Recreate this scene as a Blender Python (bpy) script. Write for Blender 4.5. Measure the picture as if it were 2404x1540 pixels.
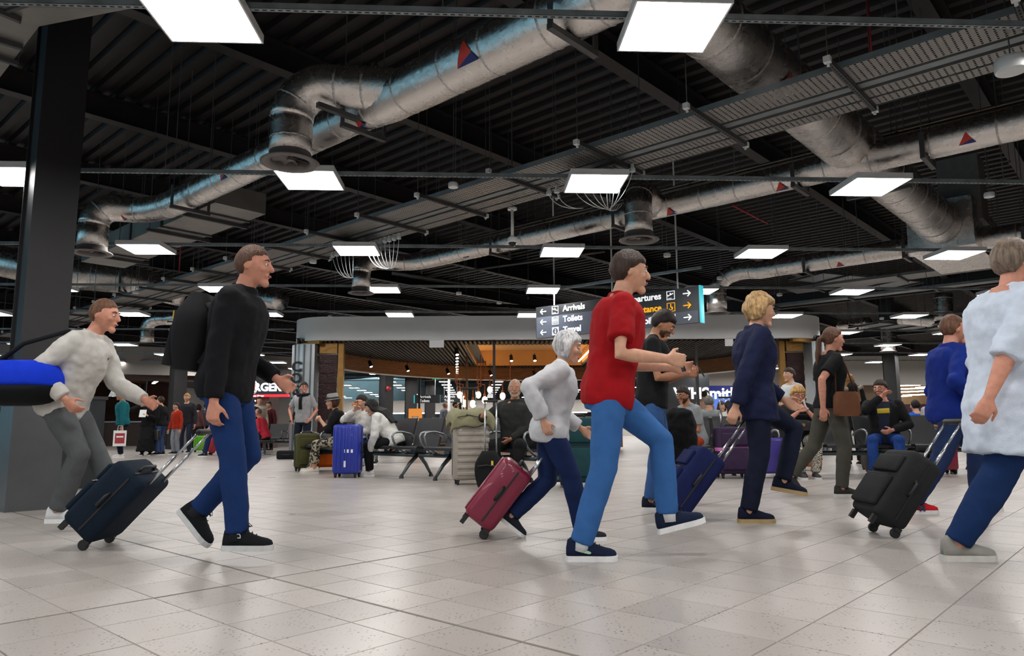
import bpy, bmesh, math, random
import numpy as np
from mathutils import Vector, Matrix, Euler
random.seed(7)
R = math.radians
for o in list(bpy.data.objects): bpy.data.objects.remove(o, do_unlink=True)
SC = bpy.context.scene
COL = SC.collection

# ------------------------------------------------------------------ camera
FPX, PITCH, ROLL, CAMH = 1710.0, 0.1360755, 0.005, 0.72
cam_d = bpy.data.cameras.new('camera'); cam = bpy.data.objects.new('camera', cam_d); COL.objects.link(cam)
cam_d.sensor_fit = 'HORIZONTAL'; cam_d.sensor_width = 36.0; cam_d.lens = 36.0 * FPX / 2404.0
cam_d.clip_start = 0.05; cam_d.clip_end = 400
cam.matrix_world = Matrix.Translation((0, 0, CAMH)) @ Matrix.Rotation(math.pi / 2 + PITCH, 4, 'X') @ Matrix.Rotation(-ROLL, 4, 'Z')
SC.camera = cam

# ------------------------------------------------------------------ sky seen through the glazed side wall, exposure
W = bpy.data.worlds.new('world'); SC.world = W; W.use_nodes = True
bgn = W.node_tree.nodes['Background']; bgn.inputs[0].default_value = (0.42, 0.78, 0.95, 1); bgn.inputs[1].default_value = 2.5
SC.view_settings.view_transform = 'Standard'; SC.view_settings.look = 'None'
SC.view_settings.exposure = 0.0; SC.view_settings.gamma = 1.0; SC.view_settings.use_curve_mapping = False
PANEL_EMIT = 39.0

def ray(px, py):
    u = (px - 1202) / FPX; v = -(py - 770) / FPX
    c, s = math.cos(-ROLL), math.sin(-ROLL); u, v = c * u - s * v, s * u + c * v
    c, s = math.cos(PITCH), math.sin(PITCH)
    return Vector((u, c - s * v, s + c * v))
def ZP(px, py, z):            # point of a pixel's direction on the level z
    r = ray(px, py); r = r * ((z - CAMH) / r.z); r.z += CAMH; return r
def DP(px, py, d):            # point of a pixel's direction at the distance d into the hall
    r = ray(px, py); r = r * (d / r.y); r.z += CAMH; return r
def GP(px, py): return ZP(px, py, 0.0)

# ------------------------------------------------------------------ materials
MATS = {}
def mat(name, col, rough=0.5, metal=0.0, var=0.0, vscale=8.0, bump=0.0, bscale=40.0, emit=None, estr=0.0, spec=0.5, alpha=None, col2=None, coat=0.0, stretch=None):
    if name in MATS: return MATS[name]
    m = bpy.data.materials.new(name); m.use_nodes = True; nt = m.node_tree; b = nt.nodes['Principled BSDF']
    c = (col[0], col[1], col[2], 1)
    b.inputs['Base Color'].default_value = c; b.inputs['Roughness'].default_value = rough; b.inputs['Metallic'].default_value = metal
    b.inputs['Specular IOR Level'].default_value = spec; b.inputs['Coat Weight'].default_value = coat
    vec = None
    if var or bump:
        tc = nt.nodes.new('ShaderNodeTexCoord'); vec = tc.outputs['Object']
        if stretch:
            mp = nt.nodes.new('ShaderNodeMapping'); mp.inputs['Scale'].default_value = stretch
            nt.links.new(vec, mp.inputs[0]); vec = mp.outputs[0]
    if var:
        n = nt.nodes.new('ShaderNodeTexNoise'); n.inputs['Scale'].default_value = vscale; n.inputs['Detail'].default_value = 4
        nt.links.new(vec, n.inputs['Vector'])
        r = nt.nodes.new('ShaderNodeValToRGB'); e = r.color_ramp.elements
        k = col2 if col2 else [x * (1 - var) for x in col]
        hi = col if col2 else [min(1, x * (1 + var * 0.6)) for x in col]
        e[0].position = 0.35; e[0].color = (k[0], k[1], k[2], 1); e[1].position = 0.65; e[1].color = (hi[0], hi[1], hi[2], 1)
        nt.links.new(n.outputs['Fac'], r.inputs[0]); nt.links.new(r.outputs[0], b.inputs['Base Color'])
    if bump:
        n2 = nt.nodes.new('ShaderNodeTexNoise'); n2.inputs['Scale'].default_value = bscale; n2.inputs['Detail'].default_value = 3
        nt.links.new(vec, n2.inputs['Vector'])
        bp = nt.nodes.new('ShaderNodeBump'); bp.inputs['Strength'].default_value = bump; bp.inputs['Distance'].default_value = 0.02
        nt.links.new(n2.outputs['Fac'], bp.inputs['Height']); nt.links.new(bp.outputs[0], b.inputs['Normal'])
    if emit:
        b.inputs['Emission Color'].default_value = (emit[0], emit[1], emit[2], 1); b.inputs['Emission Strength'].default_value = estr
    MATS[name] = m
    return m
def srgb(h):
    h = h.lstrip('#'); v = [int(h[i:i + 2], 16) / 255 for i in (0, 2, 4)]
    return tuple(x / 12.92 if x <= 0.04045 else ((x + 0.055) / 1.055) ** 2.4 for x in v)
def fab(hexcol, rough=0.85, var=0.09, name=None):
    return mat(name or 'fabric_' + hexcol.lstrip('#'), srgb(hexcol), rough, 0, var, 14, 0.25, 220, spec=0.2)
def plas(hexcol, rough=0.4, metal=0.0): return mat('plastic_%s_%d_%d' % (hexcol.lstrip('#'), rough * 100, metal * 100), srgb(hexcol), rough, metal, 0.08, 20)

# ------------------------------------------------------------------ mesh helpers
class MB:
    def __init__(s): s.v = []; s.f = []
    def add(s, vs, fs):
        o = len(s.v); s.v += [tuple(x) for x in vs]; s.f += [tuple(i + o for i in f) for f in fs]; return s
    def box(s, c, d, ax=None):
        """box of full size d at centre c, axes ax (3 vectors)"""
        c = Vector(c); ax = ax or (Vector((1, 0, 0)), Vector((0, 1, 0)), Vector((0, 0, 1)))
        vs = [c + ax[0] * (i * d[0] / 2) + ax[1] * (j * d[1] / 2) + ax[2] * (k * d[2] / 2) for k in (-1, 1) for j in (-1, 1) for i in (-1, 1)]
        return s.add(vs, [(0, 2, 3, 1), (4, 5, 7, 6), (0, 1, 5, 4), (2, 6, 7, 3), (0, 4, 6, 2), (1, 3, 7, 5)])
    def bar(s, a, b, w, h, up=(0, 0, 1)):
        a = Vector(a); b = Vector(b); t = (b - a); L = t.length; t.normalize()
        up = Vector(up); sd = t.cross(up)
        if sd.length < 1e-4: up = Vector((0, 1, 0)); sd = t.cross(up)
        sd.normalize(); up = sd.cross(t)
        return s.box((a + b) / 2, (w, L, h), (sd, t, up))
    def tube(s, pts, r, n=10, cap=True, up=None, prof=None):
        """loft along pts; r: float, list of floats or list of (rx, ry)"""
        pts = [Vector(p) for p in pts]; N = len(pts)
        rs = [r] * N if not isinstance(r, (list, tuple)) else list(r)
        rs = [(x, x) if not isinstance(x, (tuple, list)) else x for x in rs]
        t0 = (pts[1] - pts[0]).normalized()
        u = Vector(up) if up is not None else (Vector((0, 0, 1)) if abs(t0.z) < 0.9 else Vector((0, 1, 0)))
        rings = []
        for i in range(N):
            if i == 0: t = pts[1] - pts[0]
            elif i == N - 1: t = pts[-1] - pts[-2]
            else: t = (pts[i + 1] - pts[i]).normalized() + (pts[i] - pts[i - 1]).normalized()
            if t.length < 1e-6: t = pts[i + 1] - pts[i]
            t.normalize()
            u = (u - t * u.dot(t))
            if u.length < 1e-4: u = t.orthogonal()
            u.normalize(); sd = t.cross(u)
            rings.append([pts[i] + sd * (math.cos(2 * math.pi * k / n) * rs[i][0]) + u * (math.sin(2 * math.pi * k / n) * rs[i][1]) for k in range(n)])
        vs = [p for g in rings for p in g]; fs = []
        for i in range(N - 1):
            for k in range(n):
                a = i * n + k; b = i * n + (k + 1) % n; fs.append((a, b, b + n, a + n))
        if cap: fs.append(tuple(range(n - 1, -1, -1))); fs.append(tuple(range((N - 1) * n, N * n)))
        return s.add(vs, fs)
    def rings(s, rings, cap=True):
        n = len(rings[0]); vs = [p for g in rings for p in g]; fs = []
        for i in range(len(rings) - 1):
            for k in range(n):
                a = i * n + k; b = i * n + (k + 1) % n; fs.append((a, b, b + n, a + n))
        if cap: fs.append(tuple(range(n - 1, -1, -1))); fs.append(tuple(range((len(rings) - 1) * n, len(rings) * n)))
        return s.add(vs, fs)
    def lathe(s, prof, c=(0, 0, 0), n=24, ax=None, cap=True):
        c = Vector(c); ax = ax or (Vector((1, 0, 0)), Vector((0, 1, 0)), Vector((0, 0, 1)))
        return s.rings([[c + ax[0] * (r * math.cos(2 * math.pi * k / n)) + ax[1] * (r * math.sin(2 * math.pi * k / n)) + ax[2] * z for k in range(n)] for r, z in prof], cap)
    def ball(s, c, r, n=12, m=8, ax=None):
        rr = r if isinstance(r, (tuple, list)) else (r, r, r)
        c = Vector(c); ax = ax or (Vector((1, 0, 0)), Vector((0, 1, 0)), Vector((0, 0, 1)))
        rg = []
        for i in range(m + 1):
            a = math.pi * (i + 0.02 if i == 0 else (i - 0.02 if i == m else i)) / m
            rg.append([c + ax[0] * (rr[0] * math.sin(a) * math.cos(2 * math.pi * k / n)) + ax[1] * (rr[1] * math.sin(a) * math.sin(2 * math.pi * k / n)) - ax[2] * (rr[2] * math.cos(a)) for k in range(n)])
        return s.rings(rg)
    def prism(s, poly, a, b):
        """poly of 3d points extruded by vector from a to b"""
        d = Vector(b) - Vector(a); n = len(poly)
        vs = [Vector(p) for p in poly] + [Vector(p) + d for p in poly]
        return s.add(vs, [tuple(range(n - 1, -1, -1)), tuple(range(n, 2 * n))] + [(i, (i + 1) % n, (i + 1) % n + n, i + n) for i in range(n)])
    def mesh(s, name, m=None, smooth=False, fix=True):
        me = bpy.data.meshes.new(name); me.from_pydata(s.v, [], s.f)
        if fix:
            bm = bmesh.new(); bm.from_mesh(me); bmesh.ops.recalc_face_normals(bm, faces=bm.faces); bm.to_mesh(me); bm.free()
        if smooth: me.shade_smooth()
        if m: me.materials.append(m)
        return me
    def build(s, name, m=None, parent=None, smooth=False, auto=None, fix=True):
        o = link(name, s.mesh(name, m, smooth or auto is not None, fix), parent)
        if auto is not None: autosmooth(o.data, auto)
        return o
def autosmooth(me, deg):
    try: me.set_sharp_from_angle(angle=R(deg))
    except Exception: pass
def link(name, data, parent=None):
    o = bpy.data.objects.new(name, data); COL.objects.link(o)
    if parent is not None:
        o.parent = parent; o.matrix_parent_inverse = parent.matrix_world.inverted() if False else Matrix.Identity(4)
    return o
def tag(o, label=None, cat=None, group=None, kind=None):
    if label: o['label'] = label
    if cat: o['category'] = cat
    if group: o['group'] = group
    if kind: o['kind'] = kind
    return o
def thing(name, label, cat, loc=(0, 0, 0), rz=0.0, group=None, rot=None):
    o = bpy.data.objects.new(name, None); COL.objects.link(o); o.empty_display_size = 0.1
    o.location = loc; o.rotation_euler = rot if rot else (0, 0, rz)
    return tag(o, label, cat, group)
def place(root, mb, name, m, **kw): return mb.build(name, m, root, **kw)
def copy_tree(o, parent=None, label=None):
    c = o.copy(); COL.objects.link(c); c.parent = parent
    if label: c['label'] = label
    for ch in list(o.children): copy_tree(ch, c)
    return c
def at(root_loc, mb):      # shift a world-space MB so that it is local to an empty at root_loc
    L = Vector(root_loc); mb.v = [(x - L.x, y - L.y, z - L.z) for x, y, z in mb.v]; return mb
def rbox(d, bev=0.03, seg=3, c=(0, 0, 0)):
    bm = bmesh.new(); bmesh.ops.create_cube(bm, size=1); bmesh.ops.scale(bm, vec=d, verts=bm.verts)
    bmesh.ops.bevel(bm, geom=bm.edges[:] , offset=bev, segments=seg, profile=0.5, affect='EDGES'); bmesh.ops.translate(bm, vec=c, verts=bm.verts)
    mb = MB(); bm.verts.index_update(); mb.add([v.co[:] for v in bm.verts], [[v.index for v in f.verts] for f in bm.faces]); bm.free(); return mb
def struct(o): o['kind'] = 'structure'; return o
def bez(a, b, c, n=10):
    a, b, c = Vector(a), Vector(b), Vector(c)
    return [a * (1 - t) ** 2 + b * (2 * t * (1 - t)) + c * t * t for t in [i / n for i in range(n + 1)]]
_fcache = {}
def text_mesh(txt, size, m, depth=0.004, align='LEFT', bold=0.0):
    cu = bpy.data.curves.new('lettering', 'FONT'); cu.body = txt; cu.size = size; cu.extrude = depth; cu.align_x = align; cu.offset = bold; cu.resolution_u = 3
    o = bpy.data.objects.new('lettering', cu); COL.objects.link(o)
    bpy.context.view_layer.update()
    me = bpy.data.meshes.new_from_object(o.evaluated_get(bpy.context.evaluated_depsgraph_get()))
    bpy.data.objects.remove(o); bpy.data.curves.remove(cu)
    me.name = 'lettering'; me.materials.clear(); me.materials.append(m); return me

# ------------------------------------------------------------------ building axes
TY = 0.836718; TILE = 0.3247
AX = Vector((math.cos(TY), math.sin(TY), 0)); BX = Vector((math.sin(TY), -math.cos(TY), 0)); UP = Vector((0, 0, 1))
LTH = R(2.9); LU = Vector((math.cos(LTH), math.sin(LTH), 0)); LV = Vector((-math.sin(LTH), math.cos(LTH), 0))

# ------------------------------------------------------------------ floor: speckled square tiles with two movement joints
def floor_mat(name, island):
    m = bpy.data.materials.new(name); m.use_nodes = True; nt = m.node_tree; b = nt.nodes['Principled BSDF']; L = nt.links
    ge = nt.nodes.new('ShaderNodeNewGeometry'); P = ge.outputs['Position']
    def noise(sc, det=2, rough=.5):
        n = nt.nodes.new('ShaderNodeTexNoise'); n.inputs['Scale'].default_value = sc; n.inputs['Detail'].default_value = det; n.inputs['Roughness'].default_value = rough; L.new(P, n.inputs['Vector']); return n
    vo = nt.nodes.new('ShaderNodeTexVoronoi'); vo.voronoi_dimensions = '2D'; vo.inputs['Scale'].default_value = 46; L.new(P, vo.inputs['Vector'])
    r1 = nt.nodes.new('ShaderNodeMapRange'); r1.inputs[1].default_value = .14; r1.inputs[2].default_value = .21; r1.inputs[3].default_value = 1; r1.inputs[4].default_value = 0; L.new(vo.outputs['Distance'], r1.inputs[0])
    n1 = noise(9, 3); r2 = nt.nodes.new('ShaderNodeMapRange'); r2.inputs[1].default_value = .42; r2.inputs[2].default_value = .62; L.new(n1.outputs['Fac'], r2.inputs[0])
    # chips are only some of the cells
    sep = nt.nodes.new('ShaderNodeSeparateColor'); L.new(vo.outputs['Color'], sep.inputs[0])
    gt = nt.nodes.new('ShaderNodeMath'); gt.operation = 'GREATER_THAN'; gt.inputs[1].default_value = .52; L.new(sep.outputs[0], gt.inputs[0])
    m1 = nt.nodes.new('ShaderNodeMath'); m1.operation = 'MULTIPLY'; L.new(r1.outputs[0], m1.inputs[0]); L.new(gt.outputs[0], m1.inputs[1])
    m2 = nt.nodes.new('ShaderNodeMath'); m2.operation = 'MULTIPLY'; L.new(m1.outputs[0], m2.inputs[0]); L.new(r2.outputs[0], m2.inputs[1])
    base = nt.nodes.new('ShaderNodeMix'); base.data_type = 'RGBA'; base.inputs[6].default_value = (*srgb('#aba5a0'), 1); base.inputs[7].default_value = (*srgb('#bab4af'), 1)
    if island: L.new(ge.outputs['Random Per Island'], base.inputs[0])
    else:
        oi = nt.nodes.new('ShaderNodeObjectInfo'); L.new(oi.outputs['Random'], base.inputs[0])
    n3 = noise(160, 2); mx0 = nt.nodes.new('ShaderNodeMix'); mx0.data_type = 'RGBA'; mx0.blend_type = 'MULTIPLY'; mx0.inputs[0].default_value = .35
    L.new(base.outputs[2], mx0.inputs[6]); L.new(n3.outputs['Fac'], mx0.inputs[7])
    mx = nt.nodes.new('ShaderNodeMix'); mx.data_type = 'RGBA'; mx.inputs[7].default_value = (*srgb('#4c4842'), 1)
    L.new(m2.outputs[0], mx.inputs[0]); L.new(mx0.outputs[2], mx.inputs[6]); L.new(mx.outputs[2], b.inputs['Base Color'])
    n4 = noise(1.3, 4); r4 = nt.nodes.new('ShaderNodeMapRange'); r4.inputs[3].default_value = .22; r4.inputs[4].default_value = .40; L.new(n4.outputs['Fac'], r4.inputs[0]); L.new(r4.outputs[0], b.inputs['Roughness'])
    n5 = noise(14, 3); bp = nt.nodes.new('ShaderNodeBump'); bp.inputs['Strength'].default_value = .05; bp.inputs['Distance'].default_value = .01; L.new(n5.outputs['Fac'], bp.inputs['Height']); L.new(bp.outputs[0], b.inputs['Normal'])
    b.inputs['Specular IOR Level'].default_value = .45
    return m
FM_I, FM_T = floor_mat('terrazzo_tiles', True), floor_mat('terrazzo_tile', False)
grout = mat('grout', srgb('#4a4641'), .9, 0, .2, 30)
jointm = mat('movement_joint', srgb('#6e6a62'), .7, 0, .15, 40)
FX0, FX1, FY0, FY1 = -26.0, 34.0, -20.0, 78.0
FLOOR = struct(MB().add([(FX0, FY0, -0.004), (FX1, FY0, -0.004), (FX1, FY1, -0.004), (FX0, FY1, -0.004)], [(0, 1, 2, 3)]).build('floor', grout))
TO = Vector((-.134681 * .72, 5.427077 * .72, 0))
bcuts = [b for b in range(-140, 3)] + [2.75] + [b + .46 for b in range(3, 120)]
def tpt(a, b): return TO + (-AX) * (b * TILE) + BX * (a * TILE)
def tile_geo(w, h, g=0.0016, bev=0.0018, z=0.0):
    x0, x1, y0, y1 = g, w - g, g, h - g
    v = [(x0, y0, -.004), (x1, y0, -.004), (x1, y1, -.004), (x0, y1, -.004), (x0 + bev, y0 + bev, z), (x1 - bev, y0 + bev, z), (x1 - bev, y1 - bev, z), (x0 + bev, y1 - bev, z)]
    return v, [(4, 5, 6, 7), (0, 1, 5, 4), (1, 2, 6, 5), (2, 3, 7, 6), (3, 0, 4, 7)]
cand = []
for a in range(-110, 130):
    for bi in range(len(bcuts) - 1):
        b0, b1 = bcuts[bi], bcuts[bi + 1]
        c = tpt(a + .5, (b0 + b1) / 2)
        if not (FX0 < c.x < FX1 and FY0 < c.y < 34): continue
        if c.y > 1.5: vis = abs(c.x) < c.y * .71 + .3 and c.y > 2.05
        else: vis = False
        cand.append((0 if vis else 1, c.y, a, b0, b1))
cand.sort()
tm = {}
TROT = Matrix(((-AX.x, BX.x, 0), (-AX.y, BX.y, 0), (0, 0, 1)))
rest = MB()
for i, (vi, cy, a, b0, b1) in enumerate(cand):
    w = (b1 - b0) * TILE; gap = 0.0016
    o0 = tpt(a, b0)
    if i < 300:
        k = round(w, 3)
        if k not in tm:
            vs, fs = tile_geo(w, TILE); me = bpy.data.meshes.new('tile'); me.from_pydata(vs, [], [f[::-1] for f in fs]); me.materials.append(FM_T); tm[k] = me
        o = link('tile', tm[k], FLOOR); o.matrix_local = Matrix.Translation(o0) @ TROT.to_4x4()
        o.location.z += random.uniform(-.0004, .0004)
    else:
        vs, fs = tile_geo(w, TILE)
        rest.add([o0 + (-AX) * v[0] + BX * v[1] + Vector((0, 0, v[2])) for v in vs], [f[::-1] for f in fs])
ro = rest.build('tile_paving', FM_I, FLOOR, fix=False); ro['kind'] = 'stuff'
far_f = MB().add([(FX0, 33.6, -0.0005), (FX1, 33.6, -0.0005), (FX1, FY1, -0.0005), (FX0, FY1, -0.0005)], [(0, 1, 2, 3)]).build('far_paving', FM_I, FLOOR)
for nm, p, q in (('movement_joint', tpt(-2, -60), tpt(-2, 40)), ('movement_joint', tpt(-60, 2.75), tpt(60, 2.75))):
    MB().bar(p + Vector((0, 0, -.002)), q + Vector((0, 0, -.002)), .013, .006).build(nm, jointm, FLOOR)

# ------------------------------------------------------------------ roof deck of dark corrugated sheet on purlins
deckm = mat('dark_deck', srgb('#211e1f'), .55, .3, .2, 3)
beamm = mat('dark_steel', srgb('#2b2829'), .5, .2, .15, 4)
DZ = 5.9
def corrugated():
    mb = MB(); pit = .30; n0, n1 = -230, 330
    for k in range(n0, n1):
        s0 = k * pit
        prof = [(0, 0), (.11, 0), (.14, .075), (.27, .075), (.30, 0)]
        # runs along BX, stepped along AX
        for (x0, z0), (x1, z1) in zip(prof[:-1], prof[1:]):
            a0 = AX * (s0 + x0); a1 = AX * (s0 + x1)
            mid = (a0 + a1) / 2
            lo = -60; hi = 60
            pts = [a0 + BX * lo + UP * (DZ + z0), a0 + BX * hi + UP * (DZ + z0), a1 + BX * hi + UP * (DZ + z1), a1 + BX * lo + UP * (DZ + z1)]
            mb.add([p for p in pts], [(0, 1, 2, 3)])
    return mb
cm = corrugated()
CEIL = struct(cm.build('ceiling', deckm, fix=False))
purm = beamm
def purlin(off, z, w, h):
    mb = MB(); a = BX * off + AX * -40; b = BX * off + AX * 95
    u = UP
    mb.bar(a + UP * z, b + UP * z, w, .014); mb.bar(a + UP * (z + h), b + UP * (z + h), w, .014); mb.bar(a + UP * (z + h / 2), b + UP * (z + h / 2), .012, h)
    o = mb.build('roof_beam', beamm, CEIL); return o
for off in [-1.72 - 3.42 * x for x in range(-9, 16)]: purlin(off, DZ - .38, .2, .36)
# main girders, along BX
for off in (27.2, 39.2, 51.2):
    mb = MB(); a = AX * off + BX * -60; b = AX * off + BX * 40
    mb.bar(a + UP * (DZ - .75), b + UP * (DZ - .75), .24, .02); mb.bar(a + UP * (DZ - .2), b + UP * (DZ - .2), .24, .02); mb.bar(a + UP * (DZ - .47), b + UP * (DZ - .47), .016, .54)
    mb.build('roof_girder', beamm, CEIL)

# ------------------------------------------------------------------ lighting rails and panels
railm = mat('galvanised_rail', srgb('#8b969b'), .42, .35, .25, 6)
slotm = mat('slot_shadow', srgb('#1c1c1c'), .8)
whitef = mat('white_lacquer', srgb('#d9dcdd'), .35, 0, .04, 10)
diffm = mat('lit_diffuser', (1, 1, 1), .5, emit=(1.0, .965, .93), estr=PANEL_EMIT)
rodm = mat('hanger_rod', srgb('#6b6b6b'), .5, .7)
PZ = 3.31
pf = MB(); s = .305
for d, x, y in (((.61, .012, .062), 0, .299), ((.61, .012, .062), 0, -.299), ((.012, .586, .062), .299, 0), ((.012, .586, .062), -.299, 0)): pf.box((x, y, .031), d)
pf.box((0, 0, .058), (.586, .586, .006))
pf_me = pf.mesh('frame', whitef)
pd_me = MB().add([(-.293, -.293, .004), (.293, -.293, .004), (.293, .293, .004), (-.293, .293, .004)], [(3, 2, 1, 0)]).mesh('diffuser', diffm, fix=False)
rail_len = 40
def strut_mesh(L, w=.041, h=.041, slots=True):
    mb = MB(); t = .003
    mb.box((0, 0, t / 2), (L, w, t)); mb.box((0, w / 2 - t / 2, h / 2), (L, t, h)); mb.box((0, -w / 2 + t / 2, h / 2), (L, t, h))
    mb.box((0, w / 2 - .006, h - t / 2), (L, .010, t)); mb.box((0, -w / 2 + .006, h - t / 2), (L, .010, t))
    return mb
O0 = Vector((1.06, 4.47, 0))
npan = 0; panels = []
for j in range(-5, 20):
    y0 = 4.47 + j * 3.085
    xs = []
    for i in range(-14, 15):
        p = O0 + LU * (i * 3.03) + LV * (j * 3.085)
        if j < 0:
            if abs(p.x) > 12: continue
        elif abs(p.x) > p.y * .73 + 2.0 or p.x < FX0 + 1 or p.x > FX1 - 1: continue
        if j == 4 and i == 2 - 1 and False: continue
        xs.append((i, p))
    if j >= 5:     # the shop stands between these rows; only where they can be seen past it
        xs = [(i, p) for i, p in xs if not (abs(p.x - 1.27) < 7.7 and 18 < p.y < 28.6)]
    if j >= 17: xs = [(i, p) for i, p in xs if p.x < 19]
    xs = [(i, p) for i, p in xs if not (p.x > 13 and 31.5 < p.y < 36.5)]
    for i, p in xs: panels.append((j, i, p))
    if j > 12: continue
    lo = min(p.dot(LU) for i, p in xs) - 2.4; hi = max(p.dot(LU) for i, p in xs) + 1.6
    c0 = O0 + LV * (j * 3.085); base = c0 - LU * c0.dot(LU)
    segs = [(lo, hi)]
    if j in (5, 6, 7): segs = [(lo, -5.9 + base.y * .05), (9.0 + base.y * .05, hi)]
    for sl, sh in segs:
        if sh - sl < 1: continue
        mid = (sl + sh) / 2; L = sh - sl
        r = thing('lighting_rail', 'galvanised slotted ceiling rail carrying square light panels, hung on thin rods', 'rail', base + LU * mid + UP * (PZ + .062), LTH, 'parallel lighting rails under the dark roof')
        strut_mesh(L).build('channel', railm, r)
        if 0 <= j <= 4:
            sl_mb = MB(); n = int(L / .05)
            for k in range(n):
                x = -L / 2 + (k + .5) * .05
                sl_mb.box((x, 0, -.0005), (.028, .012, .0012))
            sl_mb.build('slots', slotm, r)['kind'] = 'stuff'
        rr = MB(); k0 = math.ceil(sl / 3.03)
        q = -L / 2 + .9
        while q < L / 2:
            rr = MB().tube([(q, 0, .02), (q, 0, DZ - PZ - .02)], .005, 5); rr.lathe([(.02, .041), (.02, .047)], (q, 0, 0), 6); rr.build('hanger_rod', rodm, r); q += 3.03
for j, i, p in panels:
    r = thing('ceiling_light', 'square white framed light panel fixed under a ceiling rail', 'light panel', (p.x, p.y, PZ), LTH, 'square light panels in rows')
    link('frame', pf_me, r); link('diffuser', pd_me, r)

# ------------------------------------------------------------------ outer walls of the hall
wallm = mat('painted_wall', srgb('#8d8986'), .8, 0, .08, 1.5)
darkw = mat('dark_wall', srgb('#3a3635'), .8, 0, .15, 1.5)
frm = mat('window_frame_metal', srgb('#5d6264'), .4, .6)
H_ = DZ + .1
struct(MB().box((4, FY1, H_ / 2), (60, .3, H_)).build('wall_back', wallm))
struct(MB().box((4, FY0, H_ / 2), (60, .3, H_)).build('wall_front', darkw))
struct(MB().box((FX1, 29, H_ / 2), (.3, 98, H_)).build('wall_right', darkw))
wl = MB(); wl.box((FX0, 47, H_ / 2), (.3, 62, H_)); wl.box((FX0, -2, .25), (.3, 36, .5)); wl.box((FX0, -2, H_ - .45), (.3, 36, .9))
struct(wl.build('wall_left', darkw))
gl = bpy.data.materials.new('window_glass'); gl.use_nodes = True
_n = gl.node_tree; _b = _n.nodes['Principled BSDF']; _t = _n.nodes.new('ShaderNodeBsdfTransparent'); _t.inputs[0].default_value = (.9, .97, 1, 1)
_g = _n.nodes.new('ShaderNodeBsdfGlossy'); _g.inputs[1].default_value = .02; _m = _n.nodes.new('ShaderNodeMixShader'); _m.inputs[0].default_value = .08
_n.links.new(_t.outputs[0], _m.inputs[1]); _n.links.new(_g.outputs[0], _m.inputs[2]); _n.links.new(_m.outputs[0], _n.nodes['Material Output'].inputs[0])
wn = struct(MB().box((FX0, -2, (H_ - .4) / 2), (.012, 36, H_ - 1.4)).build('window_1', gl))
fmb = MB()
for k in range(13): fmb.box((FX0, -20 + k * 3.0, (H_ - .4) / 2), (.12, .07, H_ - 1.4))
fmb.box((FX0, -2, 2.6), (.1, 36, .07)); fmb.build('window_frame', frm, wn)

# ------------------------------------------------------------------ foil wrapped ducts, on the building's axes
def Q(a, b, z): return AX * a + BX * b + UP * z
def foil_mat():
    m = bpy.data.materials.new('crinkled_foil'); m.use_nodes = True; nt = m.node_tree; b = nt.nodes['Principled BSDF']; L = nt.links
    b.inputs['Base Color'].default_value = (*srgb('#e2ddd9'), 1); b.inputs['Metallic'].default_value = 1; b.inputs['Roughness'].default_value = .24
    tc = nt.nodes.new('ShaderNodeNewGeometry')
    n1 = nt.nodes.new('ShaderNodeTexNoise'); n1.inputs['Scale'].default_value = 11; n1.inputs['Detail'].default_value = 8; n1.inputs['Roughness'].default_value = .62; n1.inputs['Distortion'].default_value = 1.2
    v = nt.nodes.new('ShaderNodeTexVoronoi'); v.feature = 'DISTANCE_TO_EDGE'; v.inputs['Scale'].default_value = 22
    L.new(tc.outputs['Position'], n1.inputs['Vector']); L.new(n1.outputs['Color'], v.inputs['Vector'])
    a = nt.nodes.new('ShaderNodeMath'); a.operation = 'MULTIPLY_ADD'; a.inputs[1].default_value = .18; L.new(v.outputs['Distance'], a.inputs[0]); L.new(n1.outputs['Fac'], a.inputs[2])
    bp = nt.nodes.new('ShaderNodeBump'); bp.inputs['Strength'].default_value = .22; bp.inputs['Distance'].default_value = .03
    L.new(a.outputs[0], bp.inputs['Height']); L.new(bp.outputs[0], b.inputs['Normal'])
    r = nt.nodes.new('ShaderNodeMapRange'); r.inputs[3].default_value = .16; r.inputs[4].default_value = .36; L.new(n1.outputs['Fac'], r.inputs[0]); L.new(r.outputs[0], b.inputs['Roughness'])
    return m
foil = foil_mat()
seamm = mat('foil_tape', srgb('#cfcbc8'), .3, .95, .3, 60, .6, 90)
greym = mat('duct_grey', srgb('#6f6b69'), .5, .3, .1, 10)
bracket = mat('bracket_steel', srgb('#57585a'), .5, .6, .1, 10)
redm, bluem = mat('sticker_red', srgb('#c5331f'), .5), mat('sticker_blue', srgb('#1b2c73'), .5)
def wob(path, r, step=.12, seamgap=.55, seed=0):
    """resample a polyline, wobble the radius, return points, radii, seam places"""
    rnd = random.Random(seed); pts = []; rs = []; seams = []; acc = rnd.uniform(.1, seamgap)
    tot = 0
    rl = r if isinstance(r, (list, tuple)) else [r] * len(path)
    for i in range(len(path) - 1):
        a, b = Vector(path[i]), Vector(path[i + 1]); L = (b - a).length; n = max(1, int(L / step))
        for k in range(n):
            t = k / n; p = a.lerp(b, t); rad = rl[i] * (1 - t) + rl[i + 1] * t
            tot += L / n
            if tot > acc:
                seams.append((p, (b - a).normalized(), rad)); acc = tot + seamgap * rnd.uniform(.8, 1.2); rad *= .985
            else: rad *= 1 + rnd.uniform(-.008, .012)
            pts.append(p); rs.append(rad)
    pts.append(Vector(path[-1])); rs.append(rl[-1])
    return pts, rs, seams
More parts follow.
